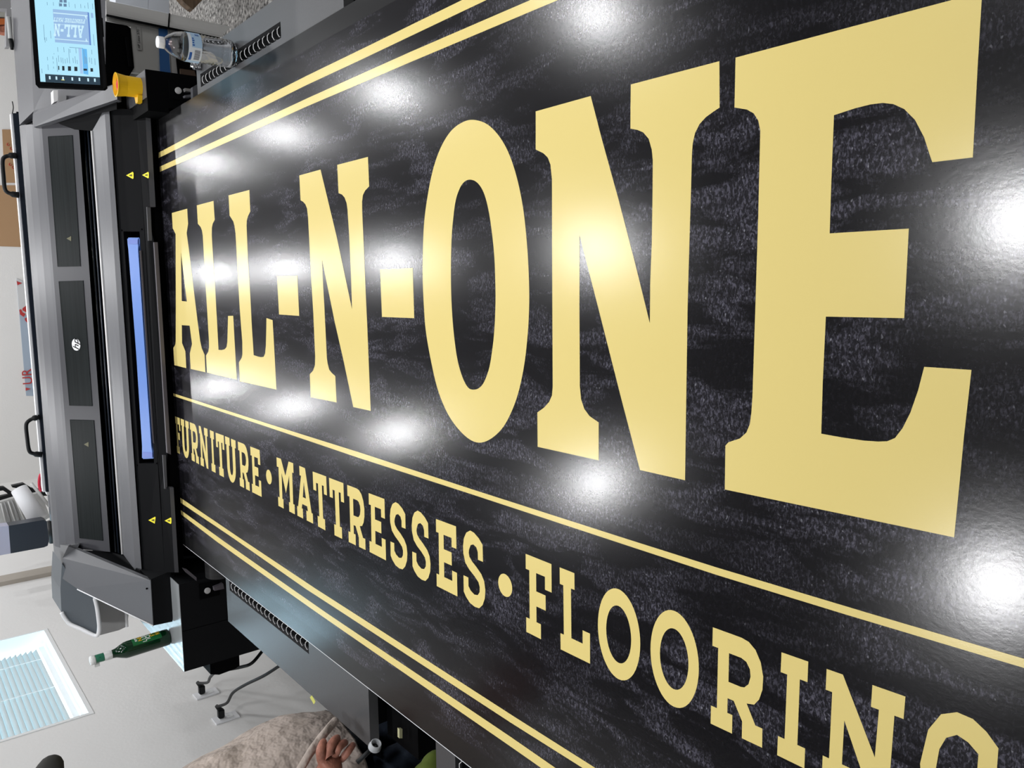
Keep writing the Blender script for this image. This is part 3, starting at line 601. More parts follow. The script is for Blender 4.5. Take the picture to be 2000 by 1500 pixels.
bm = bmesh.new(); add_lathe(bm, [(.012, .004), (.012, .045), (.022, .048), (.026, .058), (.024, .066), (.012, .071)], es_c, 24); obj('stop_button', bm, M['red'], esh, smooth=True)
def ybolt(px, py, y, r):
    c0 = Y(px, py, y); bm = bmesh.new()
    for a, b, h in ((r, r, .006), (r * .62, r * .62, .009)):
        bmesh.ops.create_cone(bm, cap_ends=True, segments=20, radius1=a, radius2=b, depth=h, matrix=Matrix.Translation(c0) @ Matrix.Rotation(math.pi / 2, 4, 'X'))
    obj('bolt', bm, mat('zinc', (.6, .6, .6), .3, metal=.3), pr)
    box('bolt_plate', (c0.x - .028, y + .001, c0.z - .045), (c0.x + .03, y + .003, c0.z + .028), M['black'], pr)
ybolt(348, 177, 2.825, .0105)
face('hinge_bracket', [(376, 170, 2.72), (388, 163, 2.72), (391, 193, 2.72), (377, 197, 2.72)], (0, .02, 0), M['grey'])
face('hinge_pin', [(361, 172, 2.78), (376, 174, 2.78), (376, 180, 2.78), (363, 178, 2.78)], (0, .02, 0), M['steel'])
face('hinge_pin', [(361, 186, 2.78), (376, 184, 2.78), (376, 190, 2.78), (362, 190, 2.78)], (0, .02, 0), M['grey'])
M['acr'] = mat('clear_guard', (.35, .36, .38), .2, trans=.85)
face('clear_guard', [(311, 202, 2.86), (327, 194, 2.86), (328, 207, 2.86), (308, 221, 2.86)], (0, .003, 0), M['acr'])
# roller under the board
bm = bmesh.new(); add_tube(bm, [(-1.0, 2.79, .885), (.60, 2.79, .885)], .050, 40); obj('feed_roller', bm, mat('ribbed_roller', (.02, .02, .022), .35, noise=(40, .9, (12, .2, .2)), bump=(30, .3, .004)), pr, smooth=True)
# left cabinet; window reflection on its dark top put into a pale grey
xa, xb, zc = Y(349, 1142, 2.89).x, Y(361, 1312, 2.89).x, 1.0
M['blackg'] = mat('cabinet_black', (.002, .0025, .0035), .6, spec=.2)
bm = bmesh.new(); xs = Y(355, 1234, 2.89).x
add_box(bm, (xs + .001, 2.89, .62), (xa, 3.20, zc)); add_box(bm, (xb, 2.89, .62), (xs - .001, 4.1, zc)); add_box(bm, (xs - .002, 2.895, .62), (xs + .002, 3.19, zc - .004)); 
obj('side_cabinet', bm, M['blackg'], pr)
box('cabinet_top', (xb, 2.89, zc + .0001), (xa, 3.80, zc + .0015), mat('top_window_sheen', (.30, .32, .33), .3, coat=.3), pr)
ybolt(405, 1153.5, 2.885, .011)
face('latch', [(418, 1147, 2.87), (436, 1140, 2.87), (438, 1150, 2.87), (419, 1154, 2.87)], (0, .02, 0), M['plum'])
face('guide_plate', [(357, 1110, 2.86), (365, 1112, 2.86), (384, 1128, 2.86), (384, 1135, 2.86), (364, 1119, 2.86)], (0, .01, 0), M['plum'])
face('side_column', [(293, 1132, 2.99), (299, 1222, 2.99), (337, 1214, 2.99), (341, 1112, 2.99)], (0, .3, 0), M['blackg'])
M['greyb'] = mat('side_plate_grey', (.13, .135, .145), .33)
face('side_plate', [(133, 1067, 3.5), (147, 1072, 3.5), (294, 1134, 2.98), (299, 1222, 2.98), (151, 1150, 3.40), (122, 1130, 3.5), (122, 1090, 3.5)], (0, .02, -.01), M['greyb'])
face('plate_inner_wall', [(148, 1073, 3.52), (293, 1134, 3.0), (278, 1119, 3.12), (252, 1096, 3.21), (240, 1085, 3.28), (215, 1078, 3.40)], (-.01, .03, -.01), M['dark'])
face('pod_top', [(104, 1062, 3.86), (111, 1160, 3.84), (120, 1197, 3.56), (122, 1130, 3.515), (122, 1090, 3.51), (134, 1066, 3.51)], (0, 0, -.04), M['greyb'])
podf = plane_fn(Y(122, 1130, 3.50), Y(188, 1240, 3.44), Y(120, 1196, 3.54))
solid('pod_front', [podf(*q, 0) for q in ((121, 1100), (118, 1150), (120, 1196), (135, 1216), (188, 1240), (192, 1200), (184, 1167), (151, 1148))], (0, .2, 0), mat('pod_blue_grey', (.10, .115, .13), .35), pr)
tube('pod_trim', smooth_path([podf(q[0], q[1], .012) for q in ((120, 1196), (135, 1217), (160, 1229), (185, 1241), (192, 1238), (194, 1225), (190, 1190), (185, 1168))], 5), .0075, M['white'], pr)
tube('plate_edge', [Y(151, 1151, 3.395), Y(299, 1222, 2.975)], .0022, M['white'], pr)
face('rear_cabinet', [(184, 1160, 3.6), (252, 1188, 3.6), (250, 1212, 3.6), (247, 1224, 3.6), (232, 1231, 3.6), (194, 1241, 3.6)], (0, .4, 0), mat('cabinet_light_grey', (.36, .36, .36), .5))
tube('cabinet_trim', [Y(246, 1185, 3.58), Y(248, 1224, 3.58)], .006, M['white'], pr)
face('support_post', [(410, 1294, 3.0), (467, 1275, 3.0), (468, 1300, 3.0), (460, 1306, 3.0), (428, 1318, 3.0), (411, 1317, 3.0)], (0, .12, 0), M['black'])
box('plinth', (-1.02, 3.2, 0), (.62, 3.9, .6), M['dark'], pr)
for q in ((235, 1090), (264, 1106), (140, 1085), (286, 1150)):
    pass
for (px, py, y) in ((140, 1085, 3.49), (286, 1149, 3.0)):
    bm = bmesh.new(); bmesh.ops.create_uvsphere(bm, u_segments=10, v_segments=6, radius=.0035, matrix=Matrix.Translation(Y(px, py, y) - Vector((0, .004, 0)))); obj('screw', bm, M['black'], pr)
# rear loading cover with two handles
def bar(name, r0, r1, l0, l1, y, th, m):
    return solid(name, [Y(*r0, y), Y(*r1, y), Y(*l1, y), Y(*l0, y)], (0, th, 0), m, pr)
bar('rear_cover', (25, 221), (37, 221), (90, 961), (101, 960), 4.2, .05, M['navy'])
bar('rear_cover_edge', (20.5, 222), (25.3, 221), (84, 961), (90.3, 961), 4.22, .03, M['white'])
bar('rear_cover_end', (91, 961), (101, 960.5), (92, 967), (101.5, 966), 4.2, .04, M['silver'])
tube('rear_cover_tube', [Y(98, 966, 4.22), Y(103, 1016, 4.22)], .012, M['greyl'], pr)
for hpnt in ([(32, 304), (20, 304), (9, 307), (5, 316), (7, 345), (10, 370), (20, 378), (37, 381)], [(77, 815), (66, 817), (55, 823), (51, 832), (53, 855), (57, 880), (66, 886), (82, 888)]):
    bm = bmesh.new(); pth = [Y(x, y_, 4.19) for x, y_ in hpnt]
    add_tube(bm, smooth_path(pth, 4), [.013] * 5 + [.0085] * 20 + [.013] * 4, 8); obj('carry_handle', bm, M['cord'], pr, smooth=True)
box('rear_cover_body', (Y(101, 960, 4.25).x, 4.22, .6), (Y(37, 221, 4.25).x, 4.24, 1.19), M['dark'], pr)
tube('wire', smooth_path([Y(24, 222, 4.2), Y(26, 210, 4.2), Y(24, 198, 4.2)], 4), .002, M['cord'], pr)

# ---------------------------------------------------------------- marker pen on the printer
pen = empty('marker_pen', Y(18, 60, 3.93), 'grey marker pen with black cap lying on the right top of the printer', 'marker')
tube('barrel', [Y(17, 33, 3.93), Y(20.5, 76, 3.93)], .0085, mat('pen_grey', (.45, .46, .45), .4), pen)
tube('cap', [Y(20.5, 76.2, 3.93), Y(22.5, 88, 3.93), Y(23.5, 97, 3.93)], [.0095, .0085, .006], M['cord'], pen)

# ---------------------------------------------------------------- water bottle
wb = Vector((.637, 2.232, ZT + .0005))
bot = empty('water_bottle', wb, 'clear plastic water bottle with white cap and pale blue label on the grey feed table', 'bottle')
gl = mat('clear_plastic', (.96, .97, .98), .03, trans=1.0, ior=1.38)
ribs = [(.024, .004), (.030, .0015), (.0345, .010), (.0358, .022)]
z = .026
while z < .094:
    ribs += [(.0364, z), (.0334, z + .0045)]; z += .009
prof = ribs + [(.0362, .098), (.0362, .134), (.0352, .142), (.031, .158), (.022, .174), (.0125, .185), (.0118, .188)]
bm = bmesh.new(); add_lathe(bm, prof, (0, 0, 0), 48, mod=lambda a, z: 1 + (.018 * math.sin(a * 3 + z * 90) if .02 < z < .098 else 0) + (.05 * math.cos(a * 5) if z < .012 else 0), cap=False)
bo = obj('bottle_body', bm, gl, None, smooth=True); bo.parent = bot
so = bo.modifiers.new('s', 'SOLIDIFY'); so.thickness = .0006
bm = bmesh.new(); add_lathe(bm, [(r - .0012, z) for r, z in prof if z < .142], (0, 0, .001), 48, mod=lambda a, z: 1 + (.018 * math.sin(a * 3 + z * 90) if .02 < z < .098 else 0))
wt = obj('water', bm, mat('water', (.97, .98, 1), .0, trans=1.0, ior=1.33), None, smooth=True); wt.parent = bot
bm = bmesh.new(); add_lathe(bm, [(.0140, .184), (.0146, .186), (.0146, .198), (.0135, .2005)], (0, 0, 0), 40, mod=lambda a, z: 1 + .015 * math.cos(a * 30))
o = obj('bottle_cap', bm, M['white'], None, smooth=True); o.parent = bot
bm = bmesh.new(); add_lathe(bm, [(.0369, .0985), (.0369, .133)], (0, 0, 0), 48, cap=False)
lb = obj('label', bm, mat('pale_blue_label', (.42, .60, .80), .4), None, smooth=True); lb.parent = bot
def on_cyl(name, m, parent, r, a0, a1, z0, z1, n=6):
    bm = bmesh.new(); v0 = [bm.verts.new((r * math.cos(a0 + (a1 - a0) * i / n), r * math.sin(a0 + (a1 - a0) * i / n), z0)) for i in range(n + 1)]
    v1 = [bm.verts.new((v.co.x, v.co.y, z1)) for v in v0]
    for i in range(n): bm.faces.new((v0[i], v0[i + 1], v1[i + 1], v1[i]))
    o = obj(name, bm, m, None, smooth=True); o.parent = parent; return o
ca = math.atan2(-wb.y, -wb.x)  # facing the camera
lw = mat('label_white', (.75, .80, .86), .4); lbk = mat('barcode_ink', (.10, .09, .10), .5); ldb = mat('label_dark_blue', (.03, .12, .42), .4)
on_cyl('label_print', lw, bot, .0371, ca - 1.0, ca + .05, .0990, .1325)
on_cyl('label_print', lw, bot, .0371, ca + .05, ca + 1.2, .1245, .1325)
on_cyl('label_print', ldb, bot, .0373, ca - .95, ca - .30, .1235, .1300)
for k in range(9): on_cyl('barcode', lbk, bot, .0374, ca - .85 + k * .085, ca - .85 + k * .085 + .045, .1035, .1175, 2)
for k in range(4): on_cyl('label_print', ldb, bot, .0373, ca + .15 + k * .16, ca + .15 + k * .16 + .10, .1180 + .001 * (k % 2), .1235, 2)
for k in range(2): on_cyl('label_print', ldb, bot, .0373, ca + .95 + k * .12, ca + 1.02 + k * .12, .104, .114, 2)
bot.rotation_euler = (0, 0, 0)

# wrapper and small grey blocks behind the bottle
fo = Z(389, 136, ZT)
bm = bmesh.new(); bmesh.ops.create_grid(bm, x_segments=10, y_segments=10, size=.5)
for v in bm.verts:
    v.co = Vector((v.co.x * .028 + random.uniform(-.001, .001), random.uniform(-.0035, .0035), (v.co.y + .5) * .030))
o = obj('silver_wrapper', bm, mat('crumpled_foil', (.75, .76, .78), .2, 1.0), None); o.location = (.672, 2.50, ZT + .004)
o.modifiers.new('s', 'SOLIDIFY').thickness = .001
tag(o, 'small crumpled silver wrapper behind the water bottle', 'wrapper')
st = empty('terminal_block', (.67, 2.51, ZT), 'small stepped grey block on the feed table behind the water bottle', 'block')
for k in range(4): box('block_step', (.655 + .0035 * k, 2.505 + .011 * k, ZT + .0003), (.69 + .0035 * k, 2.515 + .011 * k, ZT + .02 - .002 * k), M['dark' if k % 2 else 'grey'], st)

# ---------------------------------------------------------------- green beer bottle
bb = Vector(((Z(331, 1243, zc + .0016)).x, (Z(331, 1243, zc + .0016)).y, zc + .0018))
beer = empty('beer_bottle', bb, 'green glass beer bottle with torn white foil standing on the left cabinet of the printer', 'bottle')
gg = mat('green_glass', (.002, .030, .010), .06, trans=.25, ior=1.5)
dg_ = mat('green_label', (.01, .12, .035), .35); fw = mat('white_foil', (.75, .77, .76), .35, bump=(90, .5, .004)); fg = mat('green_foil', (.02, .16, .09), .35, bump=(70, .4, .004))
def bpart(name, prof, m, seg=40, mod=None, cap=True):
    bm = bmesh.new(); add_lathe(bm, prof, (0, 0, 0), seg, mod, cap); o = obj(name, bm, m, None, smooth=True); o.parent = beer; return o
bpart('bottle_body', [(.024, .0), (.029, .003), (.0302, .012), (.0302, .145), (.029, .155), (.023, .17), (.0165, .185), (.0142, .2), (.0130, .262)], gg)
bpart('neck_foil', [(.0150, .198), (.0156, .200), (.0152, .222), (.0146, .224)], fw, 24, lambda a, z: 1 + .05 * math.sin(a * 5 + z * 300), False)
bpart('neck_foil', [(.0148, .224), (.0150, .228), (.0146, .250), (.0142, .252)], fg, 10, lambda a, z: 1 + .06 * math.sin(a * 3 + z * 200), False)
bpart('cap_foil', [(.0146, .252), (.0165, .254), (.0165, .266), (.0135, .270)], fw, 8, lambda a, z: 1 + .08 * math.sin(a * 2 + z * 120))
ba = math.atan2(CAM.y - bb.y, CAM.x - bb.x)
on_cyl('label', dg_, beer, .0306, ba + .15, ba + 1.9, .03, .13, 20)
lwh = mat('label_letter_white', (.8, .8, .78), .5); lye = mat('label_letter_yellow', (.80, .45, .02), .5)
for zz, ang, s, mm in ((.040, 1.05, 'RE', lye), (.058, 1.05, 'ET', lye), (.074, .80, 'IO', lwh), (.088, .80, 'LUS', lwh), (.102, .95, 'NE', lye), (.116, .95, 'BIER', lwh)):
    a = ba + ang; n_ = Vector((math.cos(a), math.sin(a), 0)); td = Vector((-math.sin(a), math.cos(a), 0))
    o = text('label_lettering', s, .021 if len(s) < 4 else .011, mm, None, n_ * .0309 + Vector((0, 0, zz)), td, (0, 0, 1), .0002)
    for v in o.data.vertices:   # wrap on the glass
        t_ = v.co.dot(td); an = a + t_ / .0308; v.co = Vector((math.cos(an) * .0309, math.sin(an) * .0309, v.co.z)) + Vector((math.cos(an), math.sin(an), 0)) * (v.co.dot(n_) - .0309)
    o.parent = beer
bm = bmesh.new(); add_solid(bm, [(-.007, -.0, -.009), (.007, 0, -.009), (.007, 0, .007), (-.007, 0, .009)], (0, .0012, 0))
beer.rotation_euler = (0, -math.radians(2.5), 0); beer.location.z += .0014
o = obj('foil_tag', bm, fw, None); o.parent = beer; o.location = (-.019, -.006, .250); o.rotation_euler = (0, 0, ba + 1.57)

# ---------------------------------------------------------------- wall outlets and cords
def outlet(c, lab):
    r = empty('wall_outlet', c, lab, 'outlet', 'white outlet plates low on the left wall')
    box('face_plate', (XL + .0002, c.y - .036, c.z - .057), (XL + .007, c.y + .036, c.z + .057), M['white'], r, bev=.002)
    for s in (-1, 1):
        box('socket', (XL + .0071, c.y - .016, c.z + s * .02 - .013), (XL + .009, c.y + .016, c.z + s * .02 + .013), M['trimw'], r, bev=.0008)
    return r
o1 = X(403, 1356, XL); o2 = X(441, 1403, XL)
outlet(o1, 'white outlet plate on the left wall, the one nearer the printer')
outlet(o2, 'white outlet plate on the left wall, the one nearer the person in beige')
def cord(pts, lab, plug):
    r = empty('power_cord', plug, lab, 'power cord')
    tube('cable', smooth_path(pts, 8), .0065, M['cord'], r, 10)
    box('plug', (plug.x - .03, plug.y - .014, plug.z - .013), (plug.x + .012, plug.y + .014, plug.z + .015), M['cord'], r, bev=.004)
    tube('strain_relief', [plug + Vector((.01, 0, .004)), plug + Vector((.035, .0, .02))], [.012, .008], M['cord'], r)
p1 = o1 + Vector((.042, 0, .02)); p2 = o2 + Vector((.042, 0, .02))
cord([p1 + Vector((.03, 0, .018)), X(405, 1333, -1.86), X(411, 1322, -1.7), X(425, 1312, -1.55), X(470, 1303, -1.5), X(492, 1295, -1.47), X(512, 1272, -1.45)], 'black power cord from the outlet nearer the printer, passing behind the black post', p1)
cord([p2 + Vector((.03, 0, .018)), X(443, 1373, -1.86), X(455, 1353, -1.75), X(480, 1337, -1.65), X(515, 1320, -1.55), X(548, 1299, -1.47)], 'long black power cord curving from the outlet nearer the person to the feed table', p2)

# ---------------------------------------------------------------- second printer at right background
sp = empty('office_printer', Y(300, 80, 4.4), 'light grey roll printer with blue stripe and black paper bay at the right background', 'printer')
def f2(name, pts, off, m, y=4.3): return solid(name, [Y(px, py, y) for px, py in pts], off, m, sp)
f2('body', [(195, 27), (430, 77), (470, 160), (400, 200), (195, 200)], (0, .5, 0), M['bgreyb'], 4.34)
f2('front_frame', [(207, 30), (329, 55), (331, 56), (334, 150), (250, 140), (256, 52), (208, 40)], (0, .04, 0), M['bgreyb'], 4.30)
f2('paper_bay', [(206, 42), (248, 50), (255, 55), (262, 132), (240, 170), (206, 170)], (0, .01, 0), M['black'], 4.295)
f2('bay_shelf', [(245, 75), (247, 72), (251, 73), (258, 130), (252, 130)], (0, .01, 0), M['dark'], 4.285)
f2('blue_stripe', [(310, 55), (327, 57), (333, 142), (313, 139)], (0, .006, 0), M['bblue'], 4.293)
f2('lower_frame', [(332, 58), (345, 60), (350, 150), (335, 150)], (0, .05, 0), M['bgrey'], 4.30)
f2('lower_bay', [(344, 108), (372, 112), (392, 130), (388, 152), (349, 152)], (0, .01, 0), M['black'], 4.29)
f2('name_plate', [(267, 52), (274.5, 53), (277, 98), (269, 97)], (0, .004, 0), M['bgrey'], 4.293)
ux = (Y(270, 60, 4.29) - Y(272, 95, 4.29)).normalized()
text('name_plate_letters', 'HP Latex 570', .016, M['black'], sp, Y(271, 76, 4.289), (1, 0, 0), Vector((0, 0, 1)), .0003)
# rounded side column
bm = bmesh.new(); T = [(207, 1), (331, 27), (452, 52)]; B = [(208, 29), (329, 54), (430, 74)]
for (a, b), (c, d) in (((T[0], T[1]), (B[0], B[1])), ((T[1], T[2]), (B[1], B[2]))):
    for k in range(5):
        t0, t1 = k / 5, (k + 1) / 5
        def pt(tp, bt, t): 
            q = Y(bt[0] + (tp[0] - bt[0]) * t, bt[1] + (tp[1] - bt[1]) * t, 4.27 + .10 * t * t); return q
        off = (0, .3, 0)
        add_solid(bm, [pt(a, c, t0), pt((b[0] - .5, b[1]), (d[0] - .5, d[1]), t0), pt((b[0] - .5, b[1]), (d[0] - .5, d[1]), t1), pt(a, c, t1)], off)
obj('side_column', bm, M['bgrey'], sp)
tube('panel_seam', [Y(208, 30, 4.268), Y(329, 55, 4.268), Y(429, 75.5, 4.268)], .006, M['black'], sp, 6)
tube('panel_seam', [Y(331, 27, 4.36), Y(330, 40, 4.29), Y(329, 55, 4.266)], .004, M['black'], sp, 6)
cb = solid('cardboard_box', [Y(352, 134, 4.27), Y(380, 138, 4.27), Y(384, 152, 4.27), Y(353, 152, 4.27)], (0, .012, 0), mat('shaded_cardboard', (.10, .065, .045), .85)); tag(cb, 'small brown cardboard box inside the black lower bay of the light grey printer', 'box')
for k, (q, lab) in enumerate(((([(224, -25), (290, -25), (289, 17), (226, 4)]), 'white paper box beside the light grey printer, the upper of the two'), (([(290.5, -25), (330, -25), (331, 26), (289.5, 17.3)]), 'white paper box beside the light grey printer, the lower of the two'))):
    o = solid('paper_box', [Y(x, y, 4.75) for x, y in q], (0, .12, 0), mat('paper_white', (.62, .66, .72), .7), None); tag(o, lab, 'paper box', 'white paper boxes')
o = solid('wooden_board', [Y(322, -40, 4.6), Y(360, 5, 4.6), Y(372, 15, 4.6), Y(378, 18, 4.6), Y(395, 0, 4.6), Y(420, -40, 4.6)], (0, .06, 0), M['wood']); tag(o, 'brown wooden board corner over the grey carpet at the top edge', 'wooden board')

# ---------------------------------------------------------------- things on the back wall
yb = YF - .002
def wallsheet(name, pts, m, lab, cat, group=None, y=yb):
    o = solid(name, [Y(a, b, y) for a, b in pts], (0, -.006, 0), m); tag(o, lab, cat, group); return o
o = wallsheet('cardboard_sheet', [(4, 253), (60, 253), (60, 357), (9, 357)], M['card'], 'brown cardboard sheet on the back wall', 'cardboard', 'cardboard sheets on the back wall', )
o['label'] = 'brown cardboard sheet on the back wall, the right one, with red swirl marks'
rm = mat('red_ink', (.45, .06, .04), .7)
for (cx, cy) in ((16, 282), (22, 290), (20, 321), (26, 327)):
    bm = bmesh.new(); add_tube(bm, [Y(cx + 2.4 * math.cos(t), cy + 2.4 * math.sin(t), yb - .009) for t in [i * .6 for i in range(9)]], .004, 6); obj('red_mark', bm, rm, o)
wallsheet('cardboard_sheet', [(-20, 362), (62, 362), (62, 483), (3, 481), (-20, 480)], M['card'], 'larger brown cardboard sheet on the back wall, left of the marked one', 'cardboard', 'cardboard sheets on the back wall')
sg = empty('wall_sign', Y(60, 660, yb), 'pale blue and white sign sheet with red logo leaning at the back wall', 'sign')
def sg_(name, pts, m, y): return solid(name, [Y(a, b, y) for a, b in pts], (0, -.004, 0), m, sg)
sg_('sheet', [(32, 544), (70, 560), (100, 773), (51, 773)], mat('pale_blue_sheet', (.38, .46, .56), .4), yb)
sg_('sheet_white_band', [(32, 544), (60, 556), (60, 618), (38, 612)], mat('white_band', (.62, .63, .64), .3), yb - .005)  # white band across the right end of the sheet
srd = mat('sign_red', (.48, .04, .04), .5)
for q in ([(32.5, 549), (43, 553), (34, 557)], [(37.5, 605), (41, 604), (44, 610), (50, 613), (46, 619), (39, 614)], [(44, 602), (51, 597), (56, 600), (56, 609), (49, 609), (44, 606)], [(48, 622), (56, 618), (58, 630), (53, 630), (49, 626)], [(50, 757), (60, 759.5), (50, 763)]):
    sg_('red_shape', q, srd, yb - .010)
text('sign_lettering', 'UR', .13, srd, sg, Y(54, 736, yb - .016), (1, 0, 0), (0, 0, 1), .002)
sg.scale = (1, 1, 1)

# plotter with a white roll at the far left behind the printer
pt_ = empty('roll_plotter', Y(50, 1000, 6.6), 'pale plotter with black end cap behind the left end of the printer', 'plotter')
def f3(name, pts, off, m, y): return solid(name, [Y(px, py, y) for px, py in pts], off, m, pt_)
f3('end_cap', [(17, 1027), (85, 1015.5), (91, 1018), (93, 1024), (95.5, 1058), (93, 1066), (86, 1069), (21, 1081)], (0, .10, 0), M['navy'], 6.05)
f3('end_cap_side', [(-30, 1032), (16.8, 1027), (20.8, 1081), (-30, 1090)], (0, .10, 0), mat('lavender_panel', (.46, .46, .58), .5), 6.05)
f3('deck', [(-30, 990), (25, 973), (80, 962), (98, 1010), (88, 1016), (17, 1028), (-30, 1034)], (0, .05, 0), mat('deck_grey', (.42, .42, .41), .5), 6.55)
for k in range(5):
    tube('deck_rib', [Y(2 + k * 7, 983 - k * 2, 6.54), Y(13 + k * 9, 1027 - k * 2, 6.54)], .006, mat('rib_grey', (.25, .25, .25), .5) if k % 2 else M['bgrey'], pt_, 6)
f3('arm', [(-10, 952), (8, 951), (28, 965), (31, 978), (-10, 981), (-10, 972), (18, 966), (6, 958), (-10, 960)], (0, .05, 0), M['cord'], 6.7)
f3('arm', [(23, 949), (46, 944), (62, 954), (88, 958), (94, 968), (66, 970), (50, 962), (40, 955), (24, 952)], (0, .05, 0), M['cord'], 6.7)
tube('rod', [Y(61, 944, 6.4), Y(96, 988, 6.3)], .011, M['bgrey'], pt_, 8)
tube('cap_link', [Y(98, 1017, 4.6), Y(103, 1060, 4.6)], .016, M['cord'], pt_, 8)
rr = tube('white_roll', [Y(37, 955, 6.38), Y(75, 1014, 6.26)], [.052, .062], mat('roll_white', (.72, .73, .75), .6), None, 28); tag(rr, 'white media roll lying on the pale plotter behind the printer', 'roll')
bm = bmesh.new(); add_tube(bm, [Y(81 + 4.6 * math.cos(t * .4), 942 + 17 * math.sin(t * .4), 6.1) for t in range(17)], .009, 8); o = obj('red_tape_roll', bm, mat('tape_red', (.55, .02, .05), .4), None, smooth=True); tag(o, 'red ring shaped tape roll beside the white roll', 'tape roll')
# orange and white packages at the far right end of the wall
o = solid('orange_package', [Y(-20, 36, 8), Y(11, 36, 8), Y(12, 47, 8), Y(-20, 50, 8)], (0, .1, 0), mat('orange_pack', (.50, .13, .03), .6)); tag(o, 'orange package at the top left corner above the marker pen', 'package')
o = solid('red_package', [Y(-20, 52, 8), Y(11, 51, 8), Y(12, 64, 8), Y(-20, 58, 8)], (0, .1, 0), mat('rust_pack', (.35, .12, .07), .6, noise=(30, .6))); tag(o, 'rust coloured package left of the orange package', 'package')
o = solid('white_package', [Y(-20, 17, 8), Y(11, 18, 8), Y(12, 33, 8), Y(-20, 33, 8)], (0, .1, 0), mat('grey_pack', (.38, .38, .34), .6)); tag(o, 'pale grey package right of the orange package', 'package')
o = solid('grey_cabinet', [Y(-20, -40, 7.6), Y(21, -40, 7.6), Y(24, 60, 7.6), Y(20, 90, 7.6), Y(12, 90, 7.6), Y(13, 17, 7.6), Y(-20, 15, 7.6)], (0, .1, 0), mat('far_cabinet', (.30, .30, .31), .6)); tag(o, 'grey cabinet post at the top left corner behind the packages', 'cabinet')

# ---------------------------------------------------------------- person at the left side of the table
def skin_mesh(name, verts, edges, m, parent=None, sub=2, root=0, smooth=True):
    me = bpy.data.meshes.new(name); me.from_pydata([v[:3] for v in verts], edges, []); 
    o = bpy.data.objects.new(name, me); COL.objects.link(o)
    o.modifiers.new('skin', 'SKIN'); sk = me.skin_vertices[0].data
    for i, v in enumerate(verts): sk[i].radius = (v[3], v[4] if len(v) > 4 else v[3]); sk[i].use_root = (i == root)
    s = o.modifiers.new('sub', 'SUBSURF'); s.levels = sub; s.render_levels = sub
    dg = bpy.context.evaluated_depsgraph_get(); dg.update()
    me2 = bpy.data.meshes.new_from_object(o.evaluated_get(dg)); bpy.data.objects.remove(o)
    for p in me2.polygons: p.use_smooth = True
    me2.materials.clear(); me2.materials.append(m)
    o = bpy.data.objects.new(name, me2); COL.objects.link(o)
    if parent: o.parent = parent; o.matrix_parent_inverse = Matrix.Translation(parent_world(parent)).inverted()
    return o
pc = Vector((-1.36, 1.90, 0))
per = empty('person', pc, 'person in stained beige shirt and jeans beside the feed table, hand on shirt hem', 'person')
def w3(px, py, y): v = Y(px, py, y); return (v.x, v.y, v.z)
V = []; Eg = []
def add(v, prev=None):
    V.append(v); i = len(V) - 1
    if prev is not None: Eg.append((prev, i))
    return i
cx, cy = pc.x, pc.y
pel = add((cx, cy, .95, .09, .08)); bel = add((cx + .01, cy, 1.12, .12, .13), pel); ch = add((cx, cy, 1.32, .13, .15), bel); nk = add((cx, cy, 1.47, .055), ch); hd0 = add((cx + .07, cy, 1.55, .07), nk); hd1 = add((cx + .12, cy, 1.64, .088), hd0); hd2 = add((cx + .10, cy, 1.72, .07), hd1); add((cx + .215, cy, 1.615, .014), hd1)
for s in (-1, 1):
    h = add((cx, cy + s * .09, .84, .05), pel); k = add((cx + .02, cy + s * .11, .48, .06), h); a_ = add((cx - .02, cy + s * .12, .08, .042), k); add((cx + .14, cy + s * .13, .04, .035), a_)
# left arm hangs
s1 = add((cx, cy + .20, 1.38, .055), ch); s2 = add((cx - .03, cy + .27, 1.12, .045), s1); s3 = add((cx + .02, cy + .28, .88, .032), s2); add((cx + .04, cy + .27, .78, .035, .02), s3)
# right arm to the hand on the hem
sh = add((cx, cy - .20, 1.38, .055), ch); el = add((cx - .10, cy - .32, 1.14, .045), sh)
HY = 1.615
wr = add((*w3(634, 1545, HY - .01), .026), el)
pm = add((*w3(641, 1514, HY), .040, .026), wr)
pm2 = add((*w3(646, 1492, HY + .002), .043, .024), pm)
fing = [[(627, 1482), (625, 1466), (629, 1454), (633, 1447)], [(639, 1478), (643, 1460), (653, 1446), (661, 1440)], [(653, 1477), (659, 1461), (669, 1452), (675, 1450)], [(666, 1484), (679, 1469), (686, 1459), (690.5, 1454)]]
for k, fg_ in enumerate(fing):
    pv = pm2; rad = (.0114, .0120, .0118, .0102)[k]
    for j, (px, py) in enumerate(fg_):
        pv = add((*w3(px, py, HY + (.0, -.010, .002, .018)[j]), rad * (1.0, .96, .88, .74)[j]), pv)
th = add((*w3(616, 1522, HY + .01), .014), pm); th = add((*w3(603, 1514, HY + .03), .012), th); add((*w3(597, 1506, HY + .05), .010), th)
body = skin_mesh('body', V, Eg, M['skin'], per, 2, pel)
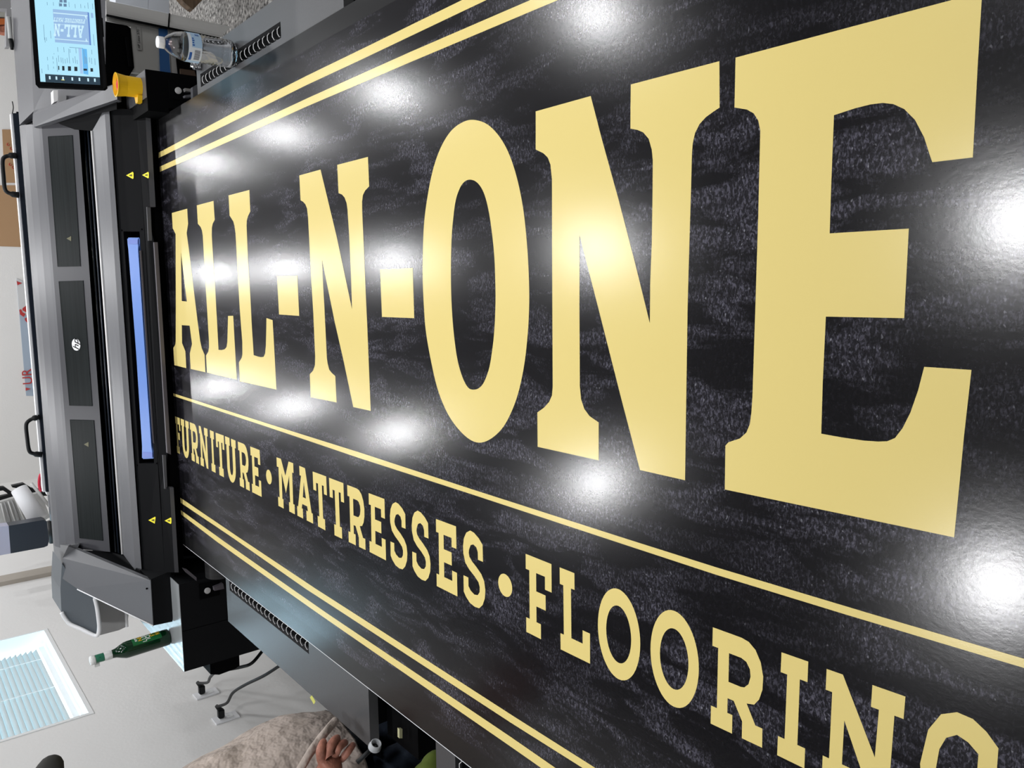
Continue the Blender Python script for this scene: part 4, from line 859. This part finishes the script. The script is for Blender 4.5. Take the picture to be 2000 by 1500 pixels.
# shirt: lofted torso with folds
bm = bmesh.new(); seg = 72; rings = []
prof_s = [(.885, .175, .205, .02), (.93, .185, .215, .02), (1.0, .195, .22, .015), (1.1, .195, .22, 0), (1.2, .18, .215, 0), (1.3, .165, .21, -.01), (1.38, .14, .20, -.02), (1.44, .10, .14, -.02), (1.475, .065, .07, -.01)]
from mathutils import noise as mn
N_ = 60
for i in range(N_ + 1):
    t = i / N_ * (len(prof_s) - 1); k = min(int(t), len(prof_s) - 2); f = t - k
    z, rx, ry, ox = [prof_s[k][j] * (1 - f) + prof_s[k + 1][j] * f for j in range(4)]
    ring = []
    for j in range(seg):
        a = 2 * math.pi * j / seg
        d = .012 * mn.noise(Vector((math.cos(a) * 2.2, math.sin(a) * 2.2, z * 5))) + .007 * mn.noise(Vector((math.cos(a) * 5 + z * 3, math.sin(a) * 5, z * 9)))
        ring.append(bm.verts.new((cx + ox + .02 + (rx + d) * math.cos(a), cy + (ry + d) * math.sin(a), z)))
    rings.append(ring)
for a, b in zip(rings, rings[1:]):
    for k in range(seg): bm.faces.new((a[k], a[(k + 1) % seg], b[(k + 1) % seg], b[k]))
shirt = obj('shirt', bm, M['shirt'], per, smooth=True); shirt.modifiers.new('s', 'SOLIDIFY').thickness = .003
skin_mesh('sleeve', [(cx, cy - .16, 1.39, .075), (cx - .05, cy - .26, 1.26, .07), (cx - .09, cy - .31, 1.17, .065)], [(0, 1), (1, 2)], M['shirt'], per, 2, 0)
skin_mesh('sleeve', [(cx, cy + .16, 1.39, .075), (cx - .02, cy + .25, 1.26, .07), (cx - .03, cy + .27, 1.15, .065)], [(0, 1), (1, 2)], M['shirt'], per, 2, 0)
# folded hem gathered under the hand
bm = bmesh.new()
add_tube(bm, smooth_path([w3(655, 1408, 1.72), w3(640, 1425, 1.69), w3(624, 1445, 1.67), w3(606, 1470, 1.66), w3(588, 1500, 1.66), w3(570, 1530, 1.66)], 5), .010, 10)
obj('shirt_fold', bm, M['shirt'], shirt, smooth=True)
# jeans
bm = bmesh.new()
add_tube(bm, [(cx - .01, cy, .945), (cx - .01, cy, .93), (cx - .01, cy, .86), (cx - .01, cy, .80), (cx, cy, .74)], [.12, .155, .165, .15, .06], 28)
for v in bm.verts: v.co.y = cy + (v.co.y - cy) * 1.2
for sg_n in (-1, 1):
    add_tube(bm, smooth_path([(cx, cy + sg_n * .095, .86), (cx + .01, cy + sg_n * .10, .70), (cx + .02, cy + sg_n * .11, .48), (cx - .01, cy + sg_n * .12, .10)], 5), [.105] * 3 + [.102] * 4 + [.088] * 5 + [.08] * 4, 24)
obj('jeans', bm, M['denim'], per, smooth=True)
# cap with brim
tipc = Y(113, 1476, 1.90)
bm = bmesh.new(); hc = Vector((cx + .10, cy, 1.68))
bmesh.ops.create_uvsphere(bm, u_segments=28, v_segments=14, radius=1, matrix=Matrix.Translation(hc) @ Matrix.Diagonal((.105, .09, .10, 1)))
bmesh.ops.bisect_plane(bm, geom=bm.verts[:] + bm.edges[:] + bm.faces[:], plane_co=hc - Vector((0, 0, .01)), plane_no=(0, 0, -1), clear_outer=True)
cap_ = obj('cap', bm, mat('dark_cap', (.035, .035, .033), .9), per, smooth=True)
bm = bmesh.new(); dv = (hc + Vector((.06, 0, 0)) - tipc).normalized()
add_tube(bm, [tipc + dv * t for t in (0, .002, .008, .018, .03, .06, .1, (hc - tipc).length - .05)], [.003, .010, .018, .0245, .027, .030, .036, .05], 20)
obj('cap_brim', bm, mat('dark_brim', (.035, .035, .033), .9), cap_, smooth=True)
# ---------------------------------------------------------------- under the table gap
box('gap_dark_fill', (-1.06, 1.46, .35), (.55, 1.598, .90), M['black'], tfar)  # added black box, keeps the gap between the tables dark
kn = Y(733, 1456, 1.50)
k_ = empty('pipe_fitting', kn, 'white round plastic fitting below the gap between the feed tables', 'fitting')
kd = (CAM - kn).normalized(); kq = kd.to_track_quat('Z', 'Y').to_matrix().to_4x4()
tl = Matrix.Rotation(.5, 4, 'X') @ Matrix.Rotation(.45, 4, 'Y')
for nm, pf_, mm in (('ring', [(.0185, -.012), (.0215, -.010), (.0215, -.004), (.0185, -.003), (.0185, .010), (.0175, .012), (.0145, .012), (.0140, -.004), (.001, -.005)], mat('dull_white', (.42, .44, .46), .5)), ('hub', [(.010, -.0045), (.010, -.003), (.002, -.002)], M['cord'])):
    bm = bmesh.new(); add_lathe(bm, pf_, (0, 0, 0), 32, cap=False); o = obj(nm, bm, mm, None, smooth=True); o.parent = k_; o.matrix_local = kq @ tl @ Matrix.Scale(.68, 4)
tube('stem', [kn - kd * .01, Y(697, 1490, 1.50) - kd * .02], .005, M['cord'], k_)

gc = skin_mesh('green_cloth', [(*w3(838, 1468, 1.41), .02), (*w3(848, 1482, 1.40), .03), (*w3(845, 1500, 1.39), .04), (*w3(838, 1530, 1.39), .05)], [(0, 1), (1, 2), (2, 3)], mat('lime_cloth', (.07, .10, .01), .9, noise=(30, .3)), None, 2, 0)
tag(gc, 'lime green cloth hanging below the gap between the feed tables', 'cloth')
pg = solid('yellow_peg', [Y(780, 1424, 1.50), Y(786, 1424, 1.50), Y(786, 1442, 1.50), Y(780, 1442, 1.50)], (0, .008, 0), mat('pale_peg', (.45, .44, .26), .5)); tag(pg, 'small pale yellow peg below the gap between the feed tables', 'peg')
